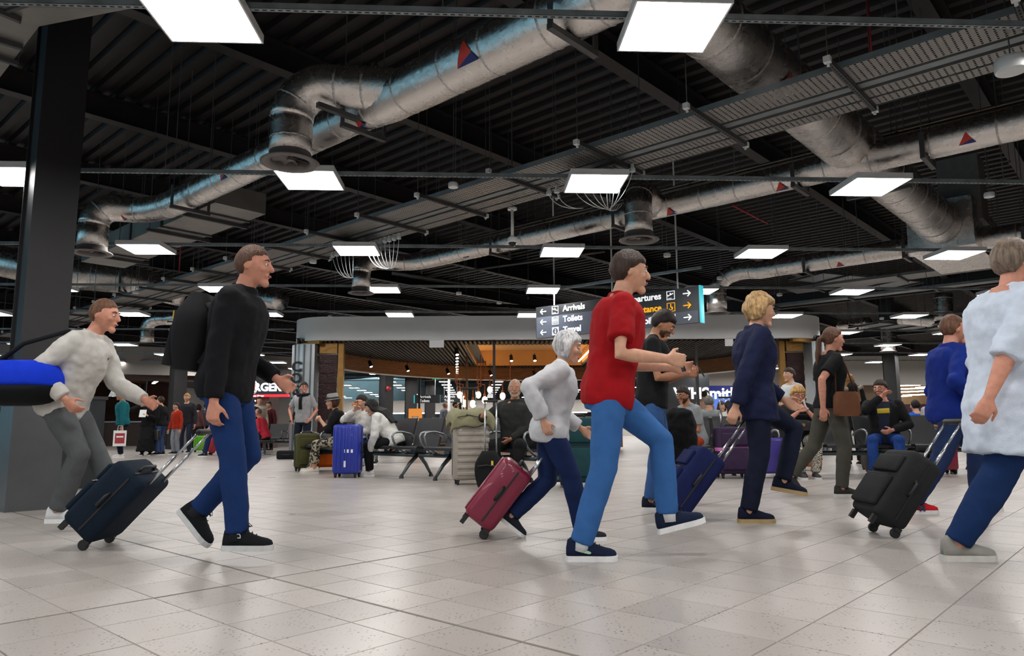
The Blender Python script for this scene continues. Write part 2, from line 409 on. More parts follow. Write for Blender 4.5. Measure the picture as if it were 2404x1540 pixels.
def sub_duct(root, org, name, path, r, seamgap=.55, seed=0, n=20):
    pts, rs, seams = wob(path, r, seamgap=seamgap, seed=seed)
    o = at(org, MB().tube(pts, rs, n)).build(name, foil, root, smooth=True)
    for p, t, rad in seams:
        u = t.orthogonal().normalized(); w = t.cross(u)
        mb = MB().lathe([(rad * .97, -.014), (rad * 1.008, -.006), (rad * 1.008, .006), (rad * .97, .014)], p, n, (u, w, t), cap=False)
        at(org, mb).build('tape_band', seamm, o, smooth=True)
    return o
def elbow(a, b, c, n=8): return bez(a, b, c, n)
def qarc(drop, h, r, z, n=9):
    # quarter bend from level travel along h into a vertical drop at `drop`
    h = Vector(h).normalized(); S = Vector((drop.x, drop.y, z)) - h * r
    return [S + h * (r * math.sin(math.pi / 2 * k / n)) - UP * (r * (1 - math.cos(math.pi / 2 * k / n))) for k in range(n + 1)]
def diffuser(root, org, p, r=.19, R2=.265):
    mb = MB().lathe([(r, .10), (r + .008, .02), (R2 - .02, .012), (R2, .0), (R2, -.008), (r * .98, -.004), (r * .93, .03), (r * .93, .10)], p, 32, cap=False)
    at(org, mb).build('diffuser_ring', greym, root, smooth=True)
    mb = MB()
    for k in range(8):
        a = 2 * math.pi * k / 8; d = Vector((math.cos(a), math.sin(a), 0)); e = Vector((-math.sin(a), math.cos(a), .55)).normalized()
        mb.box(Vector(p) + d * (r * .5) + UP * .05, (r * .84, .07, .004), (d, e, d.cross(e)))
    mb.lathe([(.03, .02), (.03, .09)], p, 10)
    at(org, mb).build('swirl_vanes', greym, root)
def hanger(root, org, c, t, r, rods=True, w=None):
    sd = t.cross(UP).normalized(); c = Vector(c); w = w or r * 2 + .14
    mb = MB().box(c - UP * (r + .022), (w, .05, .044), (sd, t, UP))
    for s in (-1, 1):
        mb.box(c + sd * (s * (w / 2 - .01)) - UP * (r * .3), (.008, .05, r * 1.4), (sd, t, UP))
    at(org, mb).build('support_channel', bracket, root)
    for s in (-1, 1):
        at(org, MB().tube([c + sd * (s * (w / 2 - .03)) - UP * r, c + sd * (s * (w / 2 - .03)) + UP * (DZ - c.z)], .006, 5)).build('hanger_rod', rodm, root)
def sticker(root, org, c, t, r, ang, size=.14):
    """two-tone arrow triangle lying on the duct skin"""
    sd = t.cross(UP).normalized()
    def on(s, th): return Vector(c) + t * s + (sd * math.cos(th) + UP * math.sin(th)) * (r * 1.025)
    k = size / r / 2; n = 5
    def tri(ps, m):
        mb = MB(); idx = {}
        for i in range(n + 1):
            for j in range(n + 1 - i):
                u, v = i / n, j / n; w = 1 - u - v; idx[i, j] = len(mb.v); p_ = on(ps[0][0] * w + ps[1][0] * u + ps[2][0] * v, ps[0][1] * w + ps[1][1] * u + ps[2][1] * v); mb.v.append(tuple(p_))
        for i in range(n):
            for j in range(n - i):
                mb.f.append((idx[i, j], idx[i + 1, j], idx[i, j + 1]))
                if i + j < n - 1: mb.f.append((idx[i + 1, j], idx[i + 1, j + 1], idx[i, j + 1]))
        at(org, mb).build('arrow_sticker', m, root, smooth=True)
    A_, B_, C_ = (0, ang + k), (-size * .62, ang - k), (size * .62, ang - k); M_ = (C_[0] * .62, ang - k * .24)
    tri([A_, B_, M_], redm); tri([B_, C_, M_], bluem)
def duct(name, label, org): return thing(name, label, 'duct', org)

# -- first run: along BX at A=4.08, with two drops
o1 = Q(4.08, -6, 3.8); d1 = duct('foil_duct', 'foil wrapped round duct with two elbow drops and red and blue arrow stickers', o1)
sub_duct(d1, o1, 'main_pipe', [Q(4.08, 1.5, 3.8), Q(4.08, -5.2, 3.8), Q(4.08, -5.75, 3.8), Q(4.08, -9.6, 3.8)] + elbow(Q(4.08, -9.75, 3.8), Q(4.08, -10.45, 3.8), Q(3.86, -10.72, 3.82)) + qarc(Q(3.45, -11.02, 0), -AX * .41 - BX * .30, .27, 3.84),
         [.215, .215, .175, .17] + [.18] * 9 + [.195] * 10, .42, 3)
sub_duct(d1, o1, 'drop_pipe', [Q(3.45, -11.02, 3.60), Q(3.45, -11.02, 3.26)], .195, .2, 5)
diffuser(d1, o1, Q(3.45, -11.02, 3.17))
sub_duct(d1, o1, 'branch_pipe', [Q(4.12, -4.95, 3.80), Q(3.98, -5.25, 3.88)] + qarc(Q(3.46, -5.90, 0), -AX * .56 - BX * .70, .32, 3.92, 11), [.19, .2] + [.2] * 12, .27, 8)
sub_duct(d1, o1, 'drop_pipe', [Q(3.46, -5.90, 3.66), Q(3.46, -5.90, 3.27)], .195, .14, 9)
diffuser(d1, o1, Q(3.46, -5.90, 3.18), .19, .27)
for b in (-3.05, -5.62, -9.4): hanger(d1, o1, Q(4.08, b, 3.8), BX, .215 if b > -5 else .19)
sdm = at(o1, MB().box(Q(3.82, -5.55, 3.66), (.62, .05, .045), (AX, BX, UP)).box(Q(4.1, -5.5, 4.02), (.05, .05, .5), (AX, BX, UP))); sdm.build('support_bracket', bracket, d1)
sticker(d1, o1, Q(4.08, -4.0, 3.8), BX, .215, -.25, .2)
sticker(d1, o1, Q(4.08, -5.55, 3.8), BX, .2, -1.0, .1); sticker(d1, o1, Q(4.08, -8.2, 3.8), BX, .175, -.3, .12); sticker(d1, o1, Q(3.8, -10.6, 3.8), BX, .19, -.9, .1)
# -- second run at A=8.8
o2 = Q(8.8, -5, 3.8); d2 = duct('foil_duct', 'slimmer foil duct with three vertical drops crossing under the wide duct', o2)
sub_duct(d2, o2, 'main_pipe', [Q(8.8, 1.8, 3.8), Q(8.8, -1.2, 3.8), Q(8.8, -4.2, 3.8), Q(8.75, -9.9, 3.8)] + elbow(Q(8.73, -10.0, 3.8), Q(8.7, -10.5, 3.8), Q(8.2, -10.7, 3.8)) + qarc(Q(7.90, -10.85, 0), -AX * .5 - BX * .2, .24, 3.8, 6), [.18, .175, .165, .15] + [.155] * 9 + [.17] * 7, .5, 13)
sub_duct(d2, o2, 'drop_pipe', [Q(7.9, -10.85, 3.6), Q(7.9, -10.85, 3.26)], .17, .2, 5); diffuser(d2, o2, Q(7.9, -10.85, 3.18), .17, .24)
sub_duct(d2, o2, 'branch_pipe', [Q(8.75, -5.2, 3.82)] + elbow(Q(8.5, -5.1, 3.84), Q(8.12, -5.05, 3.92), Q(8.12, -5.05, 3.66), 6), .18, .4, 21)
sub_duct(d2, o2, 'drop_pipe', [Q(8.12, -5.05, 3.78), Q(8.12, -5.05, 3.27)], .187, .3, 22); diffuser(d2, o2, Q(8.12, -5.05, 3.18), .187, .265)
sub_duct(d2, o2, 'drop_pipe', [Q(8.25, .05, 3.9), Q(8.25, .05, 3.27)], .19, .25, 25); diffuser(d2, o2, Q(8.25, .05, 3.18), .19, .265)
sub_duct(d2, o2, 'branch_pipe', [Q(8.8, -.3, 3.85), Q(8.5, -.1, 3.88), Q(8.25, .05, 3.8)], .185, .4, 26)
for b in (-.6, -1.75, -3.15, -5.75, -8.2): hanger(d2, o2, Q(8.8, b, 3.8), BX, .18)
for b, an in ((-1.35, .5), (-3.35, .9), (-4.9, .9), (-8.9, .5)): sticker(d2, o2, Q(8.8, b, 3.8), BX, .175, -an, .13)
# -- wide trunk along AX
o3 = Q(9, -2.54, 4.0); d3 = duct('foil_duct', 'wide foil wrapped trunk duct passing above the cable trays', o3)
sub_duct(d3, o3, 'main_pipe', [Q(2.6, -2.54, 4.02), Q(6.5, -2.54, 4.0), Q(8.8, -2.54, 4.0), Q(12.2, -2.54, 3.98), Q(13.2, -2.54, 3.96)], [.275, .285, .31, .30, .34], .5, 31, 28)
for a in (4.6, 9.8): hanger(d3, o3, Q(a, -2.54, 4.0), AX, .31)
at(o3, MB().box(Q(14.3, -2.54, 3.95), (2.3, .95, .8), (AX, BX, UP))).build('plenum_box', foil, d3)
at(o3, MB().box(Q(13.9, -2.3, 4.6), (.6, .6, 1.1), (AX, BX, UP))).build('riser_box', greym, d3)
sticker(d3, o3, Q(6.3, -2.54, 4.0), AX, .29, -.6, .13)
# -- third run at A=13.85
o4 = Q(13.85, -4, 3.8); d4 = duct('foil_duct', 'foil duct with one rounded elbow drop running into the trunk plenum', o4)
sub_duct(d4, o4, 'main_pipe', [Q(13.85, -3.0, 3.8), Q(13.85, -5.7, 3.8)] + elbow(Q(13.85, -5.85, 3.8), Q(13.85, -6.6, 3.95), Q(13.75, -6.75, 3.5)), .175, .5, 41)
sub_duct(d4, o4, 'drop_pipe', [Q(13.75, -6.75, 3.56), Q(13.75, -6.75, 3.1)], .2, .25, 42); diffuser(d4, o4, Q(13.75, -6.75, 3.02), .19, .265)
for b in (-3.2, -4.9): hanger(d4, o4, Q(13.85, b, 3.8), BX, .175)
sticker(d4, o4, Q(13.85, -4.3, 3.8), BX, .175, -.9, .12)
o5 = Q(13.85, -1, 3.8); d5 = duct('foil_duct', 'short foil duct leaving the trunk plenum towards the right hand wall', o5)
sub_duct(d5, o5, 'main_pipe', [Q(13.9, -2.2, 3.75), Q(13.9, 3.2, 3.75)], .18, .5, 51); hanger(d5, o5, Q(13.9, -1.5, 3.75), BX, .18)
# far runs, to the left behind the column and beyond the shop front
o6 = DP(250, 650, 17); d6 = duct('foil_duct', 'bulky crinkled foil duct high up behind the black column', o6)
sub_duct(d6, o6, 'main_pipe', [DP(-60, 600, 17.0), DP(130, 640, 17.2), DP(300, 655, 17.6), DP(430, 690, 18.4)], [.36, .38, .36, .34], .45, 61)
hanger(d6, o6, DP(300, 655, 17.6), Vector((1, .1, 0)).normalized(), .36)
o7 = Q(11.2, -22.2, 3.8); d7 = duct('foil_duct', 'thin foil duct with a drop over the left hand seating area', o7)
e7 = DP(345, 790, 21)
sub_duct(d7, o7, 'main_pipe', [DP(620, 690, 20.0), DP(470, 735, 20.5), DP(400, 748, 20.8)] + elbow(DP(385, 748, 20.9), DP(345, 748, 21), DP(345, 775, 21), 6), .19, .5, 71)
sub_duct(d7, o7, 'drop_pipe', [DP(345, 770, 21), DP(345, 803, 21)], .19, .2, 72)
hanger(d7, o7, DP(470, 735, 20.5), (DP(470, 735, 20.5) - DP(400, 748, 20.8)).normalized(), .19)
o8 = DP(620, 702, 19); d8 = duct('foil_duct', 'short crinkled foil duct behind the man in the black jacket', o8)
sub_duct(d8, o8, 'main_pipe', [DP(560, 690, 19.5), DP(662, 706, 18.8)], [.27, .25], .4, 81); hanger(d8, o8, DP(610, 698, 19.2), (DP(662, 706, 18.8) - DP(560, 690, 19.5)).normalized(), .26)
for (x0, y0, x1, y1, d, lab) in ((2110, 745, 2260, 758, 21, 'foil duct beside the hanging wire basket trays'), (1970, 765, 2040, 757, 26, 'pale foil duct just past the shop front')):
    oo = DP(x0, y0, d); dd = duct('foil_duct', lab, oo); sub_duct(dd, oo, 'main_pipe', [DP(x0, y0, d), DP(x1, y1, d - 1)], .2, .4, x0)
    hanger(dd, oo, DP((x0 + x1) / 2, (y0 + y1) / 2, d - .5), Vector((1, 0, 0)), .2)
for k, (x, y, d, lab) in enumerate(((1230 + 985, 735, 19, 'vertical foil drop duct above the wire basket tray'), (2085, 800, 24, 'stubby foil drop duct over the far dark column'))):
    oo = DP(x, y, d); dd = duct('foil_duct', lab, oo)
    sub_duct(dd, oo, 'drop_pipe', [DP(x, y - 45, d), DP(x, y + 20, d)], .22, .25, 90 + k); diffuser(dd, oo, DP(x, y + 25, d), .2, .27)
    at(oo, MB().tube([DP(x, y - 45, d), Vector(DP(x, y - 45, d)) * 1.0 + UP * (DZ + .08 - DP(x, y - 45, d).z)], .006, 5)).build('hanger_rod', rodm, dd)

# ------------------------------------------------------------------ sheet-metal ducts at the left
sheet = mat('sheet_metal_duct', srgb('#8c8a86'), .45, .6, .12, 3)
def rect_duct(label, a, b, w, h, flange=1.2):
    a, b = Vector(a), Vector(b); r = thing('sheet_metal_duct', label, 'duct', a)
    at(a, MB().bar(a, b, w, h)).build('casing', sheet, r)
    t = (b - a).normalized(); L = (b - a).length; k = .5; sd = t.cross(UP).normalized()
    while k < L:
        at(a, MB().bar(a + t * (k - .02), a + t * (k + .02), w + .05, h + .05)).build('flange', bracket, r)
        c = a + t * (k + .25)
        at(a, MB().bar(c - UP * (h / 2 + .03) - sd * (w / 2 + .12), c - UP * (h / 2 + .03) + sd * (w / 2 + .12), .045, .045)).build('support_channel', bracket, r)
        for s in (-1, 1): at(a, MB().tube([c - UP * (h / 2 + .03) + sd * (s * (w / 2 + .08)), c + sd * (s * (w / 2 + .08)) + UP * (DZ - c.z)], .006, 5)).build('hanger_rod', rodm, r)
        k += flange
rd_o = ZP(90, 60, 4.0); rd_ = thing('sheet_metal_duct', 'large pale sheet metal duct in the corner beside the black column top', 'duct', rd_o)
rp = [ZP(345, -60, 4.0), ZP(338, 14, 4.0), ZP(92, 62, 4.0), ZP(-8, 192, 4.0), ZP(-220, 150, 4.0), ZP(-200, -80, 4.0)]
at(rd_o, MB().prism(rp, (0, 0, 0), (0, 0, .45))).build('casing', sheet, rd_)
for (x0, y0), (x1, y1) in (((-40, 12), (48, 48)), ((-60, 78), (52, 112)), ((-60, 118), (42, 150))):
    a_, b_ = ZP(x0, y0, 3.97), ZP(x1, y1, 3.97); at(rd_o, MB().bar(a_, b_, .041, .041)).build('support_channel', bracket, rd_)
    for p_ in (a_, b_): at(rd_o, MB().tube([p_ - UP * .03, p_ + UP * (DZ + .08 - p_.z)], .006, 5)).build('hanger_rod', rodm, rd_)
at(rd_o, MB().bar(ZP(-30, 40, 3.99), ZP(190, -30, 3.99), .03, .03)).build('seam', bracket, rd_)
rect_duct('flat sheet metal duct running behind the second foil drop', Q(4.78, -9.4, 3.92), Q(4.78, -14.6, 3.92), .75, .3, 1.2)

# ------------------------------------------------------------------ cable trays on trapeze struts
def tray_mat():
    m = bpy.data.materials.new('perforated_tray'); m.use_nodes = True; nt = m.node_tree; b = nt.nodes['Principled BSDF']; L = nt.links
    b.inputs['Base Color'].default_value = (*srgb('#8d8b88'), 1); b.inputs['Metallic'].default_value = .5; b.inputs['Roughness'].default_value = .45
    tc = nt.nodes.new('ShaderNodeTexCoord'); sp = nt.nodes.new('ShaderNodeSeparateXYZ'); L.new(tc.outputs['Object'], sp.inputs[0])
    def band(sock, freq, duty, ofs=0.0):
        a = nt.nodes.new('ShaderNodeMath'); a.operation = 'MULTIPLY_ADD'; a.inputs[1].default_value = freq; a.inputs[2].default_value = ofs; L.new(sock, a.inputs[0])
        f = nt.nodes.new('ShaderNodeMath'); f.operation = 'FRACT'; L.new(a.outputs[0], f.inputs[0])
        l = nt.nodes.new('ShaderNodeMath'); l.operation = 'LESS_THAN'; l.inputs[1].default_value = duty; L.new(f.outputs[0], l.inputs[0]); return l.outputs[0]
    x = band(sp.outputs[0], 1 / .05, .30); y = band(sp.outputs[1], 1 / .033, .62)
    mu = nt.nodes.new('ShaderNodeMath'); mu.operation = 'MULTIPLY'; L.new(x, mu.inputs[0]); L.new(y, mu.inputs[1])
    tr = nt.nodes.new('ShaderNodeBsdfTransparent'); mx = nt.nodes.new('ShaderNodeMixShader'); L.new(mu.outputs[0], mx.inputs[0]); L.new(b.outputs[0], mx.inputs[1]); L.new(tr.outputs[0], mx.inputs[2])
    L.new(mx.outputs[0], nt.nodes['Material Output'].inputs[0]); return m
trm = tray_mat(); trs = mat('tray_side', srgb('#82898c'), .45, .6, .15, 5)
BANG = math.atan2(BX.y, BX.x)
def tray(label, a, b0, b1, w, z, perf=True, h=.055, group=None):
    c = Q(a, (b0 + b1) / 2, z); L = abs(b1 - b0)
    r = thing('cable_tray', label, 'cable tray', c, BANG, group)
    MB().box((0, 0, .001), (L, w, .002)).build('tray_bed', trm if perf else trs, r)
    for s in (-1, 1): MB().box((0, s * w / 2, h / 2), (L, .003, h)).box((0, s * (w / 2 - .006), h), (L, .012, .003)).build('side_rail', trs, r)
    return r
TZ = 3.512
t_list = [(5.93, .34, True, 'wide perforated cable tray nearest the wide end of the trapeze struts'), (6.19, .09, False, 'narrow solid trunking between perforated trays'), (6.38, .17, True, 'medium perforated cable tray beside the trunking'), (6.575, .15, True, 'outermost narrow perforated cable tray on the trapeze struts')]
for a, w, pf_, lab in t_list: tray(lab, a, 4.0, -26, w, TZ, pf_)
k = 0
for i in range(-4, 20):
    b = -1.71 - 1.195 * i
    if b < -25: break
    r = thing('trapeze_strut', 'slotted strut on two rods holding up the row of cable trays', 'strut', Q(6.1, b, 3.47), math.atan2(AX.y, AX.x), 'struts under the cable trays')
    strut_mesh(1.24).build('channel', bracket, r)
    mb = MB()
    for q in range(24): mb.box((-.59 + q * .05, 0, -.0006), (.028, .013, .0014))
    mb.build('slots', slotm, r)['kind'] = 'stuff'
    for s in (-1, 1):
        MB().tube([(s * .585, 0, -.03), (s * .585, 0, DZ - 3.47)], .005, 5).build('hanger_rod', rodm, r)
        MB().box((s * .6, 0, .02), (.045, .05, .05)).lathe([(.012, -.03), (.012, 0)], (s * .585, 0, 0), 8).build('end_cap', whitef, r)
# further trays beyond
for a, b0, b1, w, z, lab in ((16.4, 2.5, -6.2, .6, 3.75, 'broad cable basket passing beyond the trunk plenum'), (17.3, 2.5, -7.5, .28, 3.6, 'slim cable tray alongside the broad basket')):
    rr = tray(lab, a, b0, b1, w, z)
    for q in range(5):
        xx = -abs(b0 - b1) / 2 + .6 + q * 1.7
        for s in (-1, 1): MB().tube([(xx, s * (w / 2 + .03), -.03), (xx, s * (w / 2 + .03), DZ - z)], .005, 5).build('hanger_rod', rodm, rr)
        MB().box((xx, 0, -.022), (.041, w + .16, .041)).build('support_channel', bracket, rr)
for k, (x, y, d, lab) in enumerate(((2010, 660, 17.5, 'pale ceiling raft tray tilting away past the shop front, upper'), (2120, 768, 22.0, 'pale ceiling raft tray tilting away past the shop front, lower'))):
    c = DP(x, y, d); r = thing('cable_tray', lab, 'cable tray', c, math.atan2(AX.y, AX.x) * -1 + 1.2)
    MB().box((0, 0, 0), (3.4, .9, .004)).build('tray_bed', trs, r)
    for s in (-1, 1): MB().box((0, s * .45, .03), (3.4, .004, .06)).build('side_rail', trs, r)
    for q in range(5): MB().box((-1.6 + q * .8, 0, -.02), (.04, 1.1, .04)).build('support_channel', bracket, r)
    for q in (-1.6, 0, 1.6):
        for s in (-1, 1): MB().tube([(q, s * .52, -.03), (q, s * .52, DZ - c.z)], .005, 5).build('hanger_rod', rodm, r)

# white plug sockets with looping leads
capm = mat('white_plastic', srgb('#cfd6d8'), .4, 0, .04, 10)
def sockets(a, bs, target, grp, lab):
    for n_, b in enumerate(bs):
        p = Q(a, b, 3.42); r = thing('plug_socket', lab, 'socket', p, 0, grp)
        MB().lathe([(.03, 0), (.033, .004), (.033, .038), (.024, .044), (.02, .07), (.02, .09)], (0, 0, 0), 14).build('cap', capm, r, auto=35)
        t = Vector(target) - p + Vector((random.uniform(-.02, .02), random.uniform(-.02, .02), 0))
        MB().tube(bez((0, 0, 0), (t.x * .25, t.y * .25, t.z * 1.0 - .06), t, 10), .0045, 6).build('lead', capm, r, smooth=True)
sockets(6.42, [-4.05 + k * -.113 for k in range(8)], Q(7.0, -4.75, 3.28), 'white plugs over the middle drop duct', 'white round plug with a thin white lead in the long row on the tray')
sockets(6.42, [-5.08, -5.2], Q(6.8, -5.0, 3.3), 'pair of white plugs', 'white round plug of the pair beside a trapeze strut')
sockets(6.5, [-8.05 - k * .11 for k in range(8)], Q(6.75, -8.5, 3.1), 'white plugs on the far stretch of tray', 'white plug with dangling lead in the far double row')
sockets(6.5, [-9.15 - k * .11 for k in range(6)], Q(6.75, -9.5, 3.1), 'white plugs on the far stretch of tray', 'white plug with dangling lead in the far double row')
mb = MB(); r = thing('cable_bundle', 'bundle of thin white leads joined beneath the long row of plugs', 'cable', Q(7.0, -4.75, 3.28))
for k in range(5):
    MB().tube(bez((0, 0, 0), (.1 * k * .2, .05, -.03), (.05 + .03 * k, .12, .1), 6), .0045, 5).build('lead', capm, r)

# ------------------------------------------------------------------ ceiling devices
def detector(p, label, grp, r0=.055):
    r = thing('smoke_detector', label, 'detector', p, 0, grp)
    MB().lathe([(r0 * .55, -.045), (r0 * .95, -.04), (r0, -.03), (r0, .0), (r0 * .9, .012)], (0, 0, 0), 20).build('housing', whitef, r, auto=40)
    MB().tube([(0, 0, 0), (0, 0, DZ + .08 - 3.345)], .005, 5).build('stem', rodm, r)
    MB().ball((-.02, -r0 * .7, -.035), .004, 6, 4).build('status_lamp', mat('green_led', (0, .4, .05), .4, emit=(.05, 1, .2), estr=2), r)
for (x, y) in ((1064, 432), (2322, 455), (735, 612), (1566, 597), (1077, 687), (1690, 651), (1172, 709), (588, 612), (318, 684), (775, 742), (1830, 690), (2070, 746), (405, 812), (2022, 775)):
    detector(ZP(x, y, 3.345), 'round white smoke detector hanging at a ceiling rail', 'smoke detectors')
sp_ = ZP(2375, 168, 3.25); r = thing('ceiling_speaker', 'white drum shaped ceiling speaker below the perforated trays', 'speaker', sp_)
MB().lathe([(.10, 0), (.105, .01), (.105, .085), (.095, .10)], (0, 0, 0), 28).build('drum', whitef, r, auto=40); MB().lathe([(.088, -.002), (.088, .002)], (0, 0, 0), 24).build('grille', capm, r)
MB().tube([(0, 0, .1), (0, 0, DZ - 3.25)], .006, 5).build('hanger_rod', rodm, r)
cp = DP(1203, 570, 9.2); r = thing('dome_camera', 'white dome security camera at the end of a drop pole', 'camera', cp)
MB().lathe([(.055, 0.0), (.066, .01), (.066, .055), (.05, .075), (.03, .085)], (0, 0, 0), 24).build('housing', whitef, r, auto=40)
MB().lathe([(.004, -.052), (.03, -.045), (.048, -.02), (.052, .0)], (0, 0, 0), 20).build('smoked_dome', mat('smoked_dome', srgb('#0c0c0e'), .08), r, smooth=True)
MB().tube([(0, 0, .08), (0, 0, .46)], .02, 14).build('pole', whitef, r, smooth=True); MB().lathe([(.062, .44), (.062, .465), (.03, .48)], (0, 0, 0), 20).build('ceiling_plate', whitef, r, auto=40)
MB().tube([(0, 0, .48), (0, 0, DZ + .08 - cp.z)], .008, 6).build('hanger_rod', rodm, r)

# pipes
pipem = mat('steel_pipe', srgb('#6d645c'), .45, .6, .2, 4); redp = mat('red_pipe', srgb('#a32a33'), .45, 0, .1, 6)
def pipe(label, pts, r, m=pipem, hang=0):
    pts = [Vector(p) for p in pts]; t = thing('pipe', label, 'pipe', pts[0]); at(pts[0], MB().tube(pts, r, 10)).build('pipe_run', m, t, smooth=True)
    for k in range(hang):
        p = pts[0].lerp(pts[-1], (k + .5) / hang)
        at(pts[0], MB().tube([p, p + UP * (DZ - p.z)], .005, 5)).build('hanger_rod', rodm, t); at(pts[0], MB().lathe([(r * 1.25, -.015), (r * 1.25, .015)], p, 10, (UP, AX, BX))).build('pipe_clip', bracket, t)
pipe('galvanised pipe following the slim duct on its far side, upper', [Q(9.5, 2, 4.25), Q(9.5, -12, 4.25)], .035, hang=5)
pipe('pale insulated pipe following the slim duct on its far side, lower', [Q(9.25, 2, 4.05), Q(9.25, -12, 4.05)], .055, mat('pale_lagging', srgb('#8c8580'), .55, .3, .1, 5), 5)
pipe('thin dark conduit above the wide trunk duct', [Q(10.3, 2, 4.6), Q(10.3, -12, 4.6)], .02, hang=4)
pipe('brown steel pipe above the shop front, higher', [DP(920, 640, 20), DP(1300, 700, 22)], .06, hang=3)
pipe('brown steel pipe above the shop front, lower', [DP(860, 700, 21), DP(1260, 722, 23)], .06, hang=3)
pipe('long rusty pipe crossing under the roof behind the dome camera', [DP(1000, 650, 20), DP(1420, 590, 17)], .03, hang=2)
pipe('red sprinkler drop pipe beside the strut by the roof', [DP(2034, -30, 8.0), DP(2046, 155, 8.0)], .018, redp, 1)
pipe('thin red sprinkler pipe bending behind the light panels', [Vector((DP(395, 495, 15).x, 15, DZ + .08)), DP(395, 495, 15), DP(428, 520, 15), DP(420, 640, 15)], .015, redp)
pipe('red sprinkler branch slanting under the roof deck', [DP(1720, 482, 13), DP(1802, 524, 14)], .02, redp, 2)
# loose hanger rods
for k, (x, y0, y1, d) in enumerate(((990, 260, 640, 14), (1030, 280, 500, 12), (1300, 160, 420, 9.5), (1410, 280, 330, 11), (1460, 265, 340, 11.5), (1880, 0, 170, 8.5), (2410 - 40, 170, 380, 9), (2340, 200, 250, 9), (250, 500, 560, 14), (530, 440, 620, 13), (720, 480, 680, 15), (1115, 520, 700, 15), (1240, 500, 700, 16), (1500, 150, 330, 10), (1570, 590, 700, 17), (1985, 480, 570, 12), (2020, 560, 640, 16))):
    a = DP(x, y1, d); t = thing('hanger_rod', 'thin steel hanger rod let down from the roof', 'rod', a, 0, 'bare hanger rods')
    at(a, MB().tube([a, Vector((a.x, a.y, DZ))], .005, 5)).build('rod', rodm, t); MB().lathe([(.014, -.02), (.014, .02)], (0, 0, 0), 6).build('nut', rodm, t)

# ------------------------------------------------------------------ dark steel columns
colm = mat('column_paint', srgb('#2a2a2c'), .5, .15, .12, 2); cladm = mat('column_cladding', srgb('#5d6062'), .35, .55, .12, 3)
def column(p, w, label, clad=True):
    p = Vector((p[0], p[1], 0)); r = thing('steel_column', label, 'column', p)
    MB().box((0, 0, DZ / 2), (w, w, DZ), (AX, BX, UP)).build('shaft', colm, r)
    for s in (-1, 1): MB().box(AX * 0 + BX * (s * (w / 2 + .004)) + UP * (DZ / 2), (w + .05, .012, DZ - .02), (AX, BX, UP)).build('flange_plate', colm, r)
    if clad:
        MB().box((0, 0, .47), (w + .09, w + .09, .94), (AX, BX, UP)).build('cladding', cladm, r); MB().box((0, 0, .945), (w + .1, w + .1, .012), (AX, BX, UP)).build('cladding_rim', bracket, r)
g = DP(108, 600, 6.88); column((g.x, g.y), .33, 'black steel column with grey metal cladding round its foot')
for x, d, lab in ((418, 27, 'dark steel column beside the woman on the phone'), (907, 33, 'dark column inside the cafe with a red alarm bell'), (965, 39, 'dark column inside the cafe next to the orange poster'), (2094, 27, 'dark column behind the seated man in glasses'), (1010, 44, 'slim dark column far beyond the cafe'), (1822, 40, 'dark column seen far behind the shop portal')):
    q = DP(x, 900, d); column((q.x, q.y), .42, lab, False)
q = DP(912, 912, 32.72); r = thing('alarm_bell', 'small red alarm bell on a dark cafe column', 'bell', q - Vector((0, .05, 0))); MB().lathe([(.01, -.05), (.1, -.03), (.12, .03)], (0, 0, 0), 14, (Vector((1, 0, 0)), UP, Vector((0, 1, 0)))).build('gong', redp, r, smooth=True); MB().box((0, .05, 0), (.1, .05, .1)).build('back_box', capm, r)
SC.cycles.max_bounces = 4; SC.cycles.diffuse_bounces = 3; SC.cycles.glossy_bounces = 2; SC.cycles.transparent_max_bounces = 6; SC.cycles.caustics_reflective = False; SC.cycles.caustics_refractive = False

# ------------------------------------------------------------------ hanging wayfinding sign
signd = mat('sign_dark', srgb('#1f2226'), .35, 0, .05, 6); signs = mat('sign_slate', srgb('#4b5160'), .35, 0, .05, 6)
teal = mat('sign_teal', srgb('#2fb6c6'), .3, emit=srgb('#2fb6c6'), estr=.6)
lw = mat('letter_white', (.85, .86, .87), .5, emit=(1, 1, 1), estr=.7); ly = mat('letter_yellow', srgb('#f3b20e'), .5, emit=srgb('#f3a50e'), estr=.7)
SR = DP(1641, 671, 12.0); SL = ZP(1258, 722, SR.z)
sx = (SR - SL); SLEN = sx.length; sx.normalize(); sn = sx.cross(UP)      # normal towards the viewer
SHT = (DP(1643, 756, 12.0) - SR).length
SG = thing('wayfinding_sign', 'long dark hanging sign with white and yellow direction lettering and arrows', 'sign', SL - UP * SHT, math.atan2(sx.y, sx.x))
RW = SHT / 3
MB().box((SLEN / 2, .05, SHT / 2), (SLEN, .10, SHT)).build('sign_case', signd, SG)
MB().box((SLEN / 2 + .46 * SLEN - .75, -.003, RW / 2), (2.6 if SLEN > 3 else SLEN * .6, .004, RW * .98)).build('slate_row', signs, SG) if False else None
MB().box((SLEN * .75, -.0025, RW / 2), (SLEN * .48, .004, RW)).build('slate_row', signs, SG)
MB().box((SLEN * .255, -.0025, RW), (SLEN * .5, .004, RW * 2)).build('slate_row', signs, SG)
MB().box((SLEN + .012, .05, SHT / 2), (.03, .12, SHT + .02)).build('teal_end', teal, SG)
for q in (.12, .5, .88):
    MB().tube([(SLEN * q, .05, SHT), (SLEN * q, .05, DZ - SG.location.z)], .015, 8).build('drop_rod', whitef, SG)
MB().box((SLEN * .5, .05, SHT + .32), (SLEN * 1.02, .05, .045)).build('carrier_rail', railm, SG)
def on_sign(me, x, z): 
    o = link('lettering', me, SG); o.location = (x, -.007, z); o.rotation_euler = (math.pi / 2, 0, 0); return o
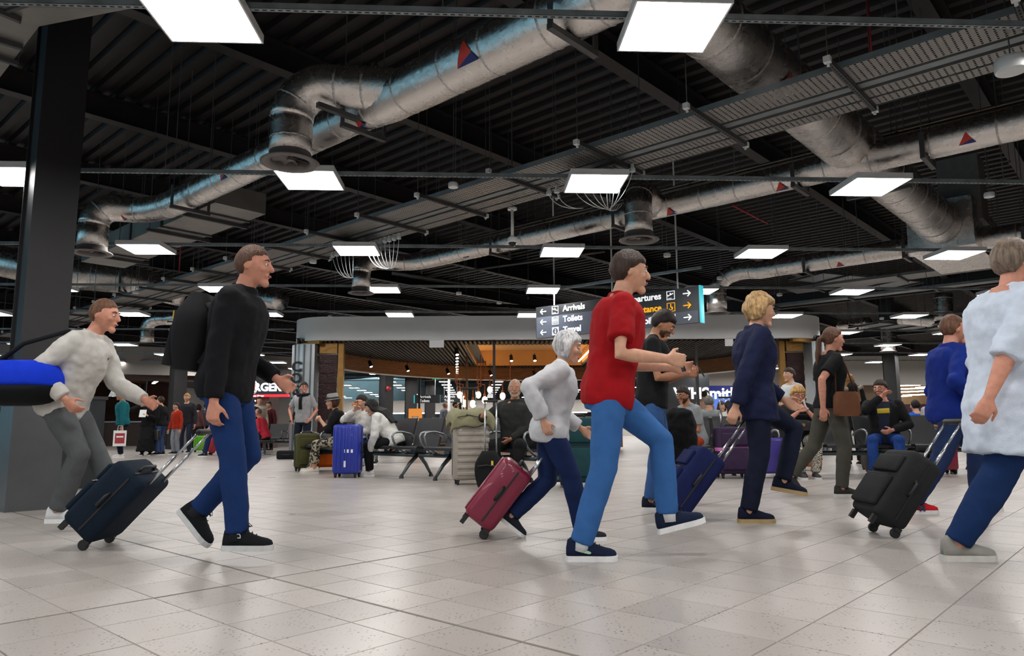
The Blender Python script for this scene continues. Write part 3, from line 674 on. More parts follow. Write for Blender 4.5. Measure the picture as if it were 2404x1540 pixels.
def poly_on(root, polys, m, name, d=.006, y=-.006):
    mb = MB()
    for P_ in polys: mb.prism([(x, y, z) for x, z in P_], (0, 0, 0), (0, -d, 0))
    return mb.build(name, m, root)
def arrow(x, z, s, right, m):
    f = 1 if right else -1; t = .13 * s
    def X(v): return x + f * v
    P_ = [[(X(-.5 * s), z - t / 2), (X(.42 * s), z - t / 2), (X(.42 * s), z + t / 2), (X(-.5 * s), z + t / 2)],
          [(X(.5 * s), z), (X(.12 * s), z + .38 * s), (X(.02 * s), z + .30 * s), (X(.33 * s), z)], [(X(.5 * s), z), (X(.33 * s), z), (X(.02 * s), z - .30 * s), (X(.12 * s), z - .38 * s)]]
    poly_on(SG, P_, m, 'arrow')
def icon(x, z, s, kind, m, frame=True):
    P_ = []; h = s / 2; t = s * .06
    if frame: P_ += [[(x - h, z - h), (x + h, z - h), (x + h, z - h + t), (x - h, z - h + t)], [(x - h, z + h - t), (x + h, z + h - t), (x + h, z + h), (x - h, z + h)], [(x - h, z - h), (x - h + t, z - h), (x - h + t, z + h), (x - h, z + h)], [(x + h - t, z - h), (x + h, z - h), (x + h, z + h), (x + h - t, z + h)]]
    def el(cx, cz, r, n=10): return [(x + s * (cx + r * math.cos(2 * math.pi * k / n)), z + s * (cz + r * math.sin(2 * math.pi * k / n))) for k in range(n)]
    def pg(*ps): return [(x + s * a, z + s * b) for a, b in ps]
    if kind in ('up', 'down'):
        f = 1 if kind == 'up' else -1
        P_ += [pg((-.34, .02 - .10 * f), (.30, .02 + .12 * f), (.36, .08 + .12 * f), (.28, .12 + .12 * f), (-.34, .10 - .10 * f)), pg((-.08, .02), (.12, .08), (-.02, .30), (-.10, .28)), pg((-.36, .0 - .1 * f), (-.28, .0 - .1 * f), (-.32, .2 - .1 * f), (-.40, .2 - .1 * f)), pg((-.34, -.36), (.1, -.36), (.1, -.31), (-.34, -.31))]
    elif kind == 'wc':
        for cx in (-.25, 0, .25): P_ += [el(cx, .28, .07), pg((cx - .09, -.02), (cx + .09, -.02), (cx + .07, .18), (cx - .07, .18)), pg((cx - .05, -.34), (cx + .05, -.34), (cx + .05, 0), (cx - .05, 0))]
    elif kind == 'chair':
        P_ += [el(-.02, .30, .07), pg((-.07, -.02), (.02, -.02), (.03, .22), (-.06, .22)), pg((-.05, -.04), (.20, -.04), (.20, .03), (-.05, .03)), pg((.13, -.3), (.21, -.3), (.21, 0), (.13, 0))]
        o_ = el(-.06, -.14, .2, 14); i_ = el(-.06, -.14, .14, 14)
        for k in range(7, 17): P_.append([o_[k % 14], o_[(k + 1) % 14], i_[(k + 1) % 14], i_[k % 14]])
    elif kind == 'info':
        o_ = el(0, 0, .5, 16); i_ = el(0, 0, .42, 16)
        for k in range(16): P_.append([o_[k], o_[(k + 1) % 16], i_[(k + 1) % 16], i_[k]])
        P_ += [pg((-.06, -.25), (.06, -.25), (.06, .08), (-.06, .08)), el(0, .22, .07)]
    elif kind in ('car', 'taxi', 'bus', 'train'):
        w = .36
        P_ += [pg((-w, -.28), (w, -.28), (w, .04), (-w, .04)), pg((-w * .8, .04), (-w * .65, .04), (-w * .45, .3), (-w * .6, .3)), pg((w * .8, .04), (w * .65, .04), (w * .45, .3), (w * .6, .3)), pg((-w * .55, .26), (w * .55, .26), (w * .55, .32), (-w * .55, .32)), pg((-w, -.42), (-w * .5, -.42), (-w * .5, -.28), (-w, -.28)), pg((w * .5, -.42), (w, -.42), (w, -.28), (w * .5, -.28))]
        if kind == 'taxi': P_.append(pg((-.16, .36), (.16, .36), (.16, .46), (-.16, .46)))
        if kind == 'bus': P_.append(pg((-w, .34), (w, .34), (w, .42), (-w, .42)))
        if kind == 'train': P_.append(el(0, .5, .1))
    poly_on(SG, P_, m, 'pictogram')
rows = [RW * 2.5, RW * 1.5, RW * .5]; LS = RW * .78
for z, txt, ic, m in ((rows[0], 'Departures', 'up', lw), (rows[1], 'Special assistance', 'chair', ly), (rows[2], 'Toilets', 'wc', lw)):
    arrow(SLEN - .22, z, RW * .72, True, m); icon(SLEN - .52, z, RW * .74, ic, m); on_sign(text_mesh(txt, LS, m, .003, 'RIGHT', .004), SLEN - .70, z - LS * .25)
for z, txt, ic in ((rows[0], 'Arrivals', 'down'), (rows[1], 'Toilets', 'wc'), (rows[2], 'Travel', 'info')):
    arrow(.18, z, RW * .72, False, lw); icon(.47, z, RW * .74, ic, lw); on_sign(text_mesh(txt, LS, lw, .003, 'LEFT', .004), .65, z - LS * .25)
for k, ic in enumerate(('taxi', 'car', 'bus', 'train')): icon(1.45 + k * .3, rows[2] + .01, RW * .62, ic, lw, False)

# ------------------------------------------------------------------ cafe: white fascia, corner portals, timber rim, slatted soffit
fasc = mat('fascia_white', srgb('#f0f1f2'), .6, 0, .03, 1.0)
gold = mat('brass_trim', srgb('#96703a'), .4, .6, .15, 5); alu = mat('aluminium_panel', srgb('#aab0b4'), .35, .6, .06, 3)
wood = mat('oak_rim', srgb('#8a5f3c'), .5, 0, .25, 3, stretch=(1, 1, 12)); slat = mat('dark_slat', srgb('#191310'), .6, 0, .2, 6)
bronze = mat('patterned_bronze', srgb('#3a1a1a'), .3, .5, .6, 14, .5, 25, col2=srgb('#1c1216'))
FD = 19.0
def FX(px): return DP(px, 900, FD).x
XL, XR = FX(666), FX(1966); ZB = DP(1200, 796, FD).z; ZT = DP(1200, 741, FD).z
CAFE = thing('cafe_pavilion', 'cafe pavilion with a rounded white fascia band over dark slatted soffit', 'kiosk', (0, 0, 0))
def plan(x0, x1, y, r, back, n=8):
    P_ = [(x0, back)]
    P_ += [(x0 + r - r * math.cos(a), y + r - r * math.sin(a)) for a in [math.pi / 2 * k / n for k in range(n + 1)]]
    P_ += [(x1 - r + r * math.sin(a), y + r - r * math.cos(a)) for a in [math.pi / 2 * k / n for k in range(n + 1)]]
    P_ += [(x1, back)]; return P_
def band(P_, z0, z1, th):
    mb = MB(); rg = []
    n = len(P_)
    for i, (x, y) in enumerate(P_):
        a = Vector(P_[max(0, i - 1)]); b = Vector(P_[min(n - 1, i + 1)]); t = (b - a).normalized(); nn = Vector((-t.y, t.x)) * th
        rg.append([(x, y, z0), (x, y, z1), (x + nn.x, y + nn.y, z1), (x + nn.x, y + nn.y, z0)])
    return mb.rings(rg)
band(plan(XL, XR, FD, 1.1, FD + 3.0), ZB, ZT, .2).build('fascia', fasc, CAFE, auto=30)
for xa, xb in ((XL, FX(736)), (FX(1850), XR)):
    pl = [p for p in plan(XL + .03, XR - .03, FD + .04, 1.05, FD + 2.2) if xa - .3 <= p[0] <= xb + .3 and p[1] < FD + 2]
    band(pl, ZB - .09, ZB, .18).build('gold_soffit_trim', gold, CAFE, auto=30)
# the dark slatted ceiling
cx, hw, dep = (XL + XR) / 2, (XR - XL) / 2 - .2, 8.8
ZC = ZB - .02
def rim_y(x): 
    t = min(1, abs(x - cx) / hw); return FD + .4 + dep * math.sqrt(max(0, 1 - t * t))
sl = MB(); x = cx - hw + .08
rcx0, rcx1, rcy0, rcy1 = DP(1092, 803, 20).x, 2.6, 20.1, 27.0
while x < cx + hw:
    y1 = rim_y(x)
    if rcx0 < x < rcx1:
        sl.box((x, (FD + .2 + rcy0) / 2, ZC + .03), (.06, rcy0 - FD - .2, .09))
        if y1 > rcy1: sl.box((x, (rcy1 + y1) / 2, ZC + .03), (.06, y1 - rcy1, .09))
    elif y1 > FD + .3: sl.box((x, (FD + .2 + y1) / 2, ZC + .03), (.06, y1 - FD - .2, .09))
    x += .12
sl.build('soffit_slats', slat, CAFE)['kind'] = 'stuff'
pts = [(cx - hw * math.cos(math.pi * k / 48), FD + .4 + dep * math.sin(math.pi * k / 48)) for k in range(49)]
bk = MB().add([(x, FD + .2, ZC + .1) for x, y in pts] + [(x, y, ZC + .1) for x, y in pts], [(k, k + 1, k + 50, k + 49) for k in range(48) if not (rcx0 - .1 < pts[k][0] and pts[k + 1][0] < rcx1 + .1)])
for k in range(48):
    if rcx0 - .1 < pts[k][0] and pts[k + 1][0] < rcx1 + .1:
        a, b = pts[k], pts[k + 1]
        bk.add([(a[0], FD + .2, ZC + .1), (b[0], FD + .2, ZC + .1), (b[0], rcy0, ZC + .1), (a[0], rcy0, ZC + .1)], [(0, 1, 2, 3)]); bk.add([(a[0], rcy1, ZC + .1), (b[0], rcy1, ZC + .1), (b[0], b[1], ZC + .1), (a[0], a[1], ZC + .1)], [(0, 1, 2, 3)])
bk.build('soffit_backing', slat, CAFE)
band(pts, ZC - .48, ZC + .12, -.18).build('timber_rim', wood, CAFE, auto=30)
lip = band([(x + (cx - x) * .0, y) for x, y in pts], ZC - .50, ZC - .475, -.24); lip.build('rim_edge', fasc, CAFE, auto=30)
cream = mat('coffer_cream', srgb('#d2a56a'), .7, 0, .05, 2); warm = mat('cove_light', (1, .7, .4), .5, emit=(1, .62, .28), estr=9)
cf = MB(); zc2 = ZC + .55
cf.box(((rcx0 + rcx1) / 2, (rcy0 + rcy1) / 2, zc2), (rcx1 - rcx0, rcy1 - rcy0, .02))
for X_ in (rcx0, rcx1): cf.box((X_, (rcy0 + rcy1) / 2, (ZC + zc2) / 2), (.04, rcy1 - rcy0, zc2 - ZC))
for Y_ in (rcy0, rcy1): cf.box(((rcx0 + rcx1) / 2, Y_, (ZC + zc2) / 2), (rcx1 - rcx0, .04, zc2 - ZC))
cf.build('ceiling_coffer', cream, CAFE)
for X_ in (rcx0 + .15, rcx1 - .15): MB().box((X_, (rcy0 + rcy1) / 2, ZC + .12), (.05, rcy1 - rcy0 - .4, .03)).build('cove_strip', warm, CAFE)
# portal columns at both corners
def portal(x0, x1, s):
    # rounded aluminium pier
    w = abs(x1 - x0); c = (x0 + x1) / 2; n = 10
    P_ = [(c + s * (w / 2 * math.cos(math.pi * .5 + math.pi * .5 * k / n) + w / 2 * 0), FD + .55 - .5 * math.sin(math.pi * .5 + math.pi * .5 * k / n)) for k in range(n + 1)]
    pl = [(c - s * w / 2, FD + 1.5)] + [(c - s * w / 2 + s * .5 * (1 - math.cos(math.pi / 2 * k / n)), FD + .6 - .5 * math.sin(math.pi / 2 * k / n)) for k in range(n + 1)] + [(c + s * w / 2, FD + .1), (c + s * w / 2, FD + 1.5)]
    mb = MB().prism([(x, y, 0) for x, y in pl], (0, 0, 0), (0, 0, ZB - .09)); mb.build('pier', alu, CAFE, auto=30)
    for q in (.30, .62, .86):
        X_ = c - s * w / 2 + s * w * q
        MB().box((X_, FD + .095, ZB / 2), (.035, .03, ZB - .2)).build('pier_batten', cladm, CAFE)
portal(FX(669), FX(734), 1); portal(FX(1960), FX(1922), -1)
for xa, xb in ((FX(738), FX(781)), (FX(1864), FX(1905))):
    MB().box(((xa + xb) / 2, FD + .55, (ZB - .35) / 2), (xb - xa, .25, ZB - .35)).build('bronze_panel', bronze, CAFE)
    for k in range(12): MB().box(((xa + xb) / 2, FD + .415, .15 + k * .265), (xb - xa, .03, .16)).build('bronze_louvre', bronze, CAFE)
for xa, xb in ((FX(783), FX(796)), (FX(1848), FX(1861))): MB().box(((xa + xb) / 2, FD + .5, ZB / 2), (xb - xa, .16, ZB)).build('gold_jamb', gold, CAFE)
for xa, xb in ((FX(738), FX(781)), (FX(1864), FX(1905))): MB().box(((xa + xb) / 2, FD + .6, ZB - .16), (xb - xa, .4, .3)).build('gold_head', gold, CAFE)
blackl = mat('letter_black', srgb('#141416'), .25)
for i_, (ch, y) in enumerate((('C', 866), ('O', 893), ('S', 921), ('T', 951), ('A', 985))):
    for xx, sz in ((FX(693), .36), (FX(1936), .36)):
        o = link('lettering', text_mesh(ch, sz, blackl, .02, 'CENTER', .012), CAFE); o.rotation_euler = (math.pi / 2, 0, 0); o.location = (xx, FD + .075, DP(700, y + 5, FD).z)
# slim black posts of the shopfront and a hanging blank card
for x, y in ((1160, FD + .4), (1096, FD + 4), (1637, FD + .4), (755, FD + 6), (985, 26)):
    X_ = DP(x, 900, y).x; MB().box((X_, y, ZC / 2), (.07, .07, ZC)).build('shopfront_post', colm if x != 1096 else wood, CAFE)
for x0, x1 in ((1008, 1042), (1702, 1722)):
    a, b = DP(x0, 797, FD + .1), DP(x1, 812, FD + .1); MB().box(((a.x + b.x) / 2, FD + .12, ZB - .1), (b.x - a.x, .02, .2)).build('blank_card', fasc, CAFE)
# track spots
spotm = mat('spot_black', srgb('#121212'), .4); lensw = mat('spot_lens', (1, .9, .7), .4, emit=(1, .86, .62), estr=25)
def spot(p, d, lab='small black spotlight on the cafe ceiling track', grp='cafe track spotlights'):
    p = Vector(p); r = thing('track_spotlight', lab, 'spotlight', p, 0, grp); d = Vector(d).normalized(); u = d.orthogonal().normalized(); w = d.cross(u)
    MB().lathe([(.05, -.1), (.055, -.08), (.06, .1), (.05, .105)], (0, 0, 0), 14, (u, w, d)).build('can', spotm, r, auto=40)
    MB().lathe([(.045, .1), (.045, .108)], (0, 0, 0), 12, (u, w, d)).build('lens', lensw, r); MB().tube([(0, 0, 0), (0, 0, max(.05, ZC + .05 - p.z))], .01, 6).build('stem', spotm, r)
for k in range(5, 20, 3):
    a = math.pi * k / 48 * 1.35
    spot((cx - (hw - .7) * math.cos(a), FD + .4 + (dep - .9) * math.sin(a), ZC - .28), (.4, -.3, -1))
for k in range(5, 20, 4):
    a = math.pi - math.pi * k / 48 * 1.3
    spot((cx - (hw - .7) * math.cos(a), FD + .4 + (dep - .9) * math.sin(a), ZC - .28), (-.4, -.3, -1))
for k in range(8): spot((DP(1072, 820, 20 + k).x, 20 + k, ZC - .2), (.2, -.5, -1), 'small black spotlight in the straight row beside the lit coffer', 'spots beside the coffer')
for k in range(3): spot((DP(1200 + k * 55, 840, 23).x, 23, ZC - .1), (.1, -.5, -1), 'small black spotlight hung inside the glowing coffer', 'spots in the coffer')
# bulb pendants on copper pipe
copper = mat('copper_pipe', srgb('#a8603c'), .35, .8); bulbm = mat('filament_bulb', (1, .8, .5), .3, emit=(1, .66, .3), estr=14)
for k, (x, y, d) in enumerate(((1079, 927, 25), (1087, 938, 24), (1123, 927, 25), (1138, 939, 24), (1110, 948, 23), (1091, 947, 23.5), (1180, 930, 24), (1150, 915, 26))):
    p = DP(x, y, d); r = thing('bulb_pendant', 'glowing bare filament bulb on a copper pipe in the cafe', 'pendant lamp', p, 0, 'cafe bulb pendants')
    MB().ball((0, 0, 0), (.09, .09, .12), 12, 8).build('bulb', bulbm, r, smooth=True); MB().tube([(0, 0, .1), (0, 0, .2)], .035, 10).build('holder', copper, r)
    MB().tube([(0, 0, .18), (0, 0, .5), (.25 * (-1) ** k, 0, .55), (.25 * (-1) ** k, 0, ZC - p.z)], .018, 6).build('copper_pipe', copper, r)
# counter, machines and posters inside
cream2 = mat('counter_front', srgb('#6b4a33'), .5, 0, .2, 4); orange = mat('poster_orange', srgb('#d98a3c'), .6, emit=srgb('#e08a3c'), estr=.8)
c0 = DP(1130, 985, 24.6); r = thing('cafe_counter', 'timber cafe counter under the hanging bulbs', 'counter', (c0.x, 24.6, 0))
MB().box((1.5, 0, .5), (6, .9, 1.0)).build('counter_body', cream2, r); MB().box((1.5, 0, 1.03), (6.2, 1.05, .06)).build('counter_top', fasc, r)
for k in range(8): MB().box((-1.3 + k * .8, -.46, .5), (.7, .03, .85)).build('front_panel', wood, r)
c1 = DP(975, 985, 23); r = thing('poster_stand', 'orange lit poster on a stand among the cafe tables', 'poster', (c1.x, 23, 0))
MB().box((0, 0, 1.02), (.42, .05, .62)).build('poster_panel', orange, r); MB().box((0, .03, .37), (.06, .06, .74)).box((0, .03, .02), (.6, .4, .04)).build('stand', colm, r)
MB().box((0, -.03, 1.08), (.24, .012, .04)).box((-.08, -.03, 1.0), (.03, .012, .14)).box((.08, -.03, 1.0), (.03, .012, .14)).build('table_mark', fasc, r)
# small far wayfinding signs
for (x, y, w_, d, lab) in ((1003, 937, 60, 38, 'small far wayfinding sign hanging beyond the cafe tables'), (1058, 936, 50, 40, 'small far wayfinding sign half behind a white pole')):
    p = DP(x, y, d); w2 = w_ * d / FPX; r = thing('far_sign', lab, 'sign', p)
    MB().box((0, 0, 0), (w2, .1, .42)).build('sign_case', signd, r); MB().box((-w2 / 2, 0, 0), (.05, .12, .42)).build('teal_end', teal, r)
    for s in (-1, 1): MB().tube([(s * w2 * .3, 0, .2), (s * w2 * .3, 0, DZ - p.z)], .015, 6).build('drop_rod', whitef, r)
    for z, t_ in ((.06, 'Arrivals'), (-.15, 'Toilets')):
        o = link('lettering', text_mesh('\u2191 ' + t_ if False else t_, .19, lw, .003), r); o.location = (-w2 * .3, -.055, z); o.rotation_euler = (math.pi / 2, 0, 0)
q = DP(1054, 940, 33); r = thing('white_pole', 'slender white pole standing among the cafe tables', 'pole', (q.x, 33, 0)); MB().tube([(0, 0, 0), (0, 0, 3.0)], .06, 12).build('shaft', fasc, r, smooth=True); MB().lathe([(.16, 0), (.16, .02), (.08, .05)], (0, 0, 0), 14).build('foot', bracket, r)

# ------------------------------------------------------------------ left hand food hall
bulk = mat('bulkhead', srgb('#a8a29c'), .8, 0, .05, 1); brownw = mat('brown_wall', srgb('#4a3028'), .7, 0, .25, 2)
FH = thing('food_hall_front', 'pale curved bulkhead over the dark brown food hall at the left', 'shopfront', (0, 0, 0))
a0 = DP(20, 850, 28); a1 = DP(560, 872, 31)
zb, zt = 2.85, 3.95
bp = [(a0.x - 3, 27.0), (a0.x + 1.5, 27.4), (a0.x + 4.5, 28.2), (a0.x + 7.5, 29.6), (a1.x, 31.5), (a1.x + 2.5, 33.5)]
band(bp, zb, zt, .3).build('bulkhead', bulk, FH, auto=30)
band([(x, y + .35) for x, y in bp], zb - .22, zb, .3).build('lower_bulkhead', mat('bulkhead_dark', srgb('#3b2a22'), .7), FH, auto=30)
MB().box((-18.2, 37, 1.7), (15.4, .2, 3.4)).build('back_wall', brownw, FH); MB().box((-17.9, 33, 3.15), (15.8, 8, .1)).build('inner_ceiling', mat('brown_ceiling', srgb('#33211b'), .7), FH)
for k in range(8): MB().box((a0.x - 2 + k * 1.5, 33, 3.06), (.1, 7.5, .12)).build('ceiling_slat', wood, FH)
for k in range(6): MB().box((a0.x + k * 2.1 - 1, 31.5 + .4 * k, 1.5), (.07, .07, 3)).build('mullion', colm, FH)
stripm = mat('strip_light', (1, .95, .9), .5, emit=(1, .93, .85), estr=10)
for (x0, y0, x1, y1, d) in ((360, 900, 375, 890, 33), (435, 905, 458, 893, 33), (430, 925, 455, 912, 33)):
    a, b = DP(x0, y0, d), DP(x1, y1, d + 1.5); MB().bar(a, b, .12, .05).build('strip_light', stripm, FH)
menu = mat('menu_screen', srgb('#8ea0d8'), .4, emit=srgb('#9fb0ea'), estr=1.6)
for x0, x1, y0, y1, d in ((455, 492, 935, 955, 34), (494, 512, 935, 953, 34), (583, 592, 938, 978, 30)):
    a, b = DP(x0, y1, d), DP(x1, y0, d); r = thing('menu_screen', 'glowing bluish menu screen over a food counter', 'screen', ((a.x + b.x) / 2, d, (a.z + b.z) / 2), 0, 'food hall menu screens')
    MB().box((0, .03, 0), (b.x - a.x + .08, .05, b.z - a.z + .08)).build('bezel', spotm, r); MB().box((0, 0, 0), (b.x - a.x, .02, b.z - a.z)).build('display', menu if x0 < 560 else mat('menu_blue', srgb('#16306e'), .4, emit=srgb('#20408e'), estr=1.2), r)
    for q in range(3): MB().box((0, -.012, (q - 1) * (b.z - a.z) * .28), ((b.x - a.x) * .7, .006, .05)).build('menu_line', lw, r)
    MB().tube([(0, .05, (b.z - a.z) / 2), (0, .05, 3.1 - r.location.z)], .02, 6).build('drop_rod', bracket, r)
for x, y, d in ((328, 945, 29), (265, 942, 29), (520, 940, 30), (425 + 60, 945, 31)):
    p = DP(x, y - 22, d); r = thing('pendant_shade', 'white conical pendant shade hanging in the food hall', 'pendant lamp', p, 0, 'food hall pendants')
    MB().lathe([(.16, -.18), (.15, -.17), (.04, .1), (.03, .14)], (0, 0, 0), 18, cap=False).build('shade', capm, r, smooth=True); MB().ball((0, 0, -.12), .06, 10, 6).build('bulb', stripm, r); MB().tube([(0, 0, .12), (0, 0, 3.1 - p.z)], .008, 6).build('cord', spotm, r)
# counter in front of it
c0 = DP(330, 1000, 30); r = thing('food_counter', 'dark food counter along the brown hall', 'counter', (c0.x - 1, 33.5, 0)); MB().box((0, 0, .52), (12, .8, 1.04)).build('counter_body', mat('counter_dark', srgb('#3a2a24'), .5), r); MB().box((0, 0, 1.07), (12.1, .95, .06)).build('counter_top', alu, r)
# burger stand
BD = 27.5
BK = thing('burger_stand', 'burger stand with glowing white sign, oval badge and red strip', 'shopfront', (0, 0, 0))
a, b = DP(583, 928, BD), DP(676, 891, BD)
MB().box(((a.x + b.x) / 2, BD, (a.z + b.z) / 2), (b.x - a.x, .18, b.z - a.z)).build('sign_board', signd, BK)
MB().box(((a.x + b.x) / 2, BD - .05, a.z - .02), (b.x - a.x + .15, .2, .09)).build('red_strip', mat('lit_red', srgb('#c4202e'), .4, emit=srgb('#d0202e'), estr=1.3), BK)
glow = mat('glow_letters', (1, 1, 1), .5, emit=(.92, .93, 1), estr=1.5)
o = link('lettering', text_mesh('BURGER KING', .42, glow, .02, 'LEFT', .014), BK); o.location = (DP(606, 0, BD).x, BD - .1, DP(600, 918, BD).z); o.rotation_euler = (math.pi / 2, 0, 0)
bdg = DP(597, 909, BD); X0 = (Vector((1, 0, 0)), UP, Vector((0, -1, 0)))
MB().ball((bdg.x, BD - .1, bdg.z), (.17, .02, .26), 20, 8).build('badge', glow, BK, smooth=True)
bl = mat('badge_blue', srgb('#3a4fb8'), .5, emit=srgb('#3a4fb8'), estr=.8); rd = mat('badge_red', srgb('#d0304a'), .5, emit=srgb('#d0304a'), estr=.8); yl = mat('badge_bun', srgb('#e8a040'), .5, emit=srgb('#e8a040'), estr=.8)
for z_, m_ in ((.11, yl), (-.11, yl)): MB().ball((bdg.x, BD - .12, bdg.z + z_), (.11, .012, .045), 14, 6).build('badge_bun', m_, BK)
for t_, z_ in (('BURGER', .015), ('KING', -.065)):
    o = link('lettering', text_mesh(t_, .062 if t_ == 'BURGER' else .075, rd, .004, 'CENTER', .003), BK); o.location = (bdg.x, BD - .125, bdg.z + z_); o.rotation_euler = (math.pi / 2, 0, 0)
ring = MB()
for k in range(16):
    t0 = math.radians(110 + k * 14); ring.box((bdg.x + .15 * math.cos(t0), BD - .122, bdg.z + .235 * math.sin(t0)), (.03, .008, .04))
ring.build('badge_ring', bl, BK)
o = link('lettering', text_mesh('It Tastes Better', .1, glow, .004, 'LEFT'), BK); o.location = (DP(625, 0, BD).x, BD - .16, a.z - .06); o.rotation_euler = (math.pi / 2, 0, 0)
MB().box((DP(655, 0, BD).x, BD + .6, 1.2), (.5, 1.2, 2.4)).build('brown_pier', brownw, BK)
MB().box((DP(600, 0, BD + 3).x, BD + 3.2, 1.6), (5, .2, 3.2)).build('back_wall', mat('kitchen_wall', srgb('#8f8a88'), .7), BK)
MB().box((DP(605, 0, BD + 1.5).x, BD + 2, ZB - .6), (4.5, 3.4, .1)).build('canopy', mat('canopy_dark', srgb('#4b423e'), .7), BK)
MB().box((DP(623, 0, BD).x, BD + 1.2, a.z - .16), (.6, .1, .04)).build('strip_light', stripm, BK)
for x0, x1 in ((620, 632), (634, 645)):
    a_, b_ = DP(x0, 985, BD + 3), DP(x1, 955, BD + 3); MB().box(((a_.x + b_.x) / 2, BD + 3.08, (a_.z + b_.z) / 2), (b_.x - a_.x, .03, b_.z - a_.z)).build('lit_hatch', mat('hatch', (.8, .8, .85), .5, emit=(.9, .92, 1), estr=.8), BK)

# ------------------------------------------------------------------ right hand shops
RS = thing('right_shopfront', 'cream walled shop with white bulkhead and slanting tube lights at the right', 'shopfront', (0, 0, 0))
cw = mat('cream_wall', srgb('#c9a67c'), .7, 0, .05, 1.5); ww = mat('white_bulkhead', srgb('#c3bfba'), .7, 0, .03, 1)
xa, xb = DP(1900, 900, 33).x, 33.0
MB().box(((xa + xb) / 2, 33, 3.2), (xb - xa, .4, 1.3)).build('bulkhead', ww, RS); MB().box(((xa + xb) / 2, 36, 1.5), (xb - xa, .2, 3)).build('back_wall', cw, RS)
MB().box((DP(1975, 950, 33).x, 32.9, 1.3), (.9, .3, 2.6)).build('white_pier', ww, RS); MB().box((DP(2022, 950, 34).x, 34, 1.3), (1.4, .2, 2.6)).build('grey_door_panel', mat('taupe', srgb('#84705c'), .6), RS)
pu = mat('dark_plum', srgb('#3b1f2b'), .6); MB().box((DP(2180, 960, 34).x, 35.5, .9), (5.5, .2, 1.7)).build('plum_panel', pu, RS)
for k, (x0, x1, y) in enumerate(((2065, 2160, 907), (2080, 2190, 914), (2100, 2170, 921), (2120, 2200, 928), (2090, 2140, 932), (2150, 2195, 910))):
    a, b = DP(x0, y, 34), DP(x1, y - 3, 34); MB().bar(a, b, .05, .05).build('tube_light', stripm, RS); MB().tube([a.lerp(b, .5), Vector((a.lerp(b, .5).x, 34, 2.62))], .01, 5).build('tube_stem', spotm, RS)
p = DP(2041, 958, 35.8); r = thing('wall_picture', 'small white picture with a dark leaf motif on the cream wall', 'picture', (p.x, 35.84, p.z)); MB().box((0, .03, 0), (.34, .04, .4)).build('frame', fasc, r); MB().ball((-.05, 0, 0), (.07, .012, .05), 10, 6).ball((.05, 0, 0), (.07, .012, .05), 10, 6).build('motif', blackl, r)
# blue newsagent behind the pavilion
ND = 38.0
NB = thing('newsagent_front', 'blue fronted newsagent with large white serif style letters', 'shopfront', (0, 0, 0))
blu = mat('shop_blue', srgb('#16227a'), .5, emit=srgb('#16227a'), estr=.35); blu2 = mat('poster_blue', srgb('#4f78d0'), .5, emit=srgb('#5f88e0'), estr=.55)
a, b = DP(1560, 922, ND), DP(1850, 905, ND); MB().box(((a.x + b.x) / 2, ND, (a.z + b.z) / 2), (b.x - a.x, .3, b.z - a.z)).build('blue_fascia', blu, NB); MB().box(((a.x + b.x) / 2, ND, b.z + .55), (b.x - a.x, .25, 1.1)).build('white_bulkhead', ww, NB)
a, b = DP(1600, 992, ND), DP(1720, 925, ND); MB().box(((a.x + b.x) / 2, ND + .5, (a.z + b.z) / 2), (b.x - a.x, .1, b.z - a.z)).build('blue_poster', blu2, NB)
MB().box(((DP(1740, 0, ND).x + DP(1850, 0, ND).x) / 2, ND + 2, 1.3), (3.5, .2, 2.6)).build('shelf_wall', mat('shelf_wall', srgb('#8e8c92'), .7), NB)
a, b = DP(1815, 948, ND), DP(1842, 932, ND); MB().box(((a.x + b.x) / 2, ND - .2, (a.z + b.z) / 2), (b.x - a.x, .05, b.z - a.z)).build('white_poster', fasc, NB)
a, b = DP(1672, 985, ND - 2), DP(1690, 962, ND - 2); MB().box(((a.x + b.x) / 2, ND - 2, a.z / 2 + .3), (b.x - a.x, .4, 1.2)).build('yellow_stand', mat('yellow_stand', srgb('#d8a81c'), .5, emit=srgb('#d8a81c'), estr=.4), NB)
o = link('lettering', text_mesh('PLEASE', .34, lw, .01), NB); o.location = (DP(1665, 0, ND).x, ND + .42, DP(1665, 950, ND).z); o.rotation_euler = (math.pi / 2, 0, 0)
o = link('lettering', text_mesh('WHSmith', .72, glow, .02, 'LEFT', .014), NB); o.location = (DP(1552, 0, 33).x, 33.2, DP(1600, 936, 33.2).z); o.rotation_euler = (math.pi / 2, 0, 0)
bx = DP(1572, 930, 33); MB().box((bx.x + .55, 33.4, 1.6), (2.7, .15, 3.0)).build('dark_screen', signd, NB)
# far end counters with strip lights
FE = thing('check_in_counters', 'far white counters with long strip lights at the end of the hall', 'counter', (0, 0, 0))
MB().box((-6, 62, .6), (34, 1.0, 1.2)).build('counter_front', ww, FE); MB().box((-6, 65, 2.6), (34, .4, 1.1)).build('bulkhead', ww, FE)
for k in range(9): MB().box((-21 + k * 3.7, 61, 1.95), (2.6, .1, .08)).build('strip_light', stripm, FE)
for k in range(8): MB().box((-19 + k * 3.7, 64.5, 1.2), (1.1, .1, 1.0)).build('dark_monitor', signd, FE)

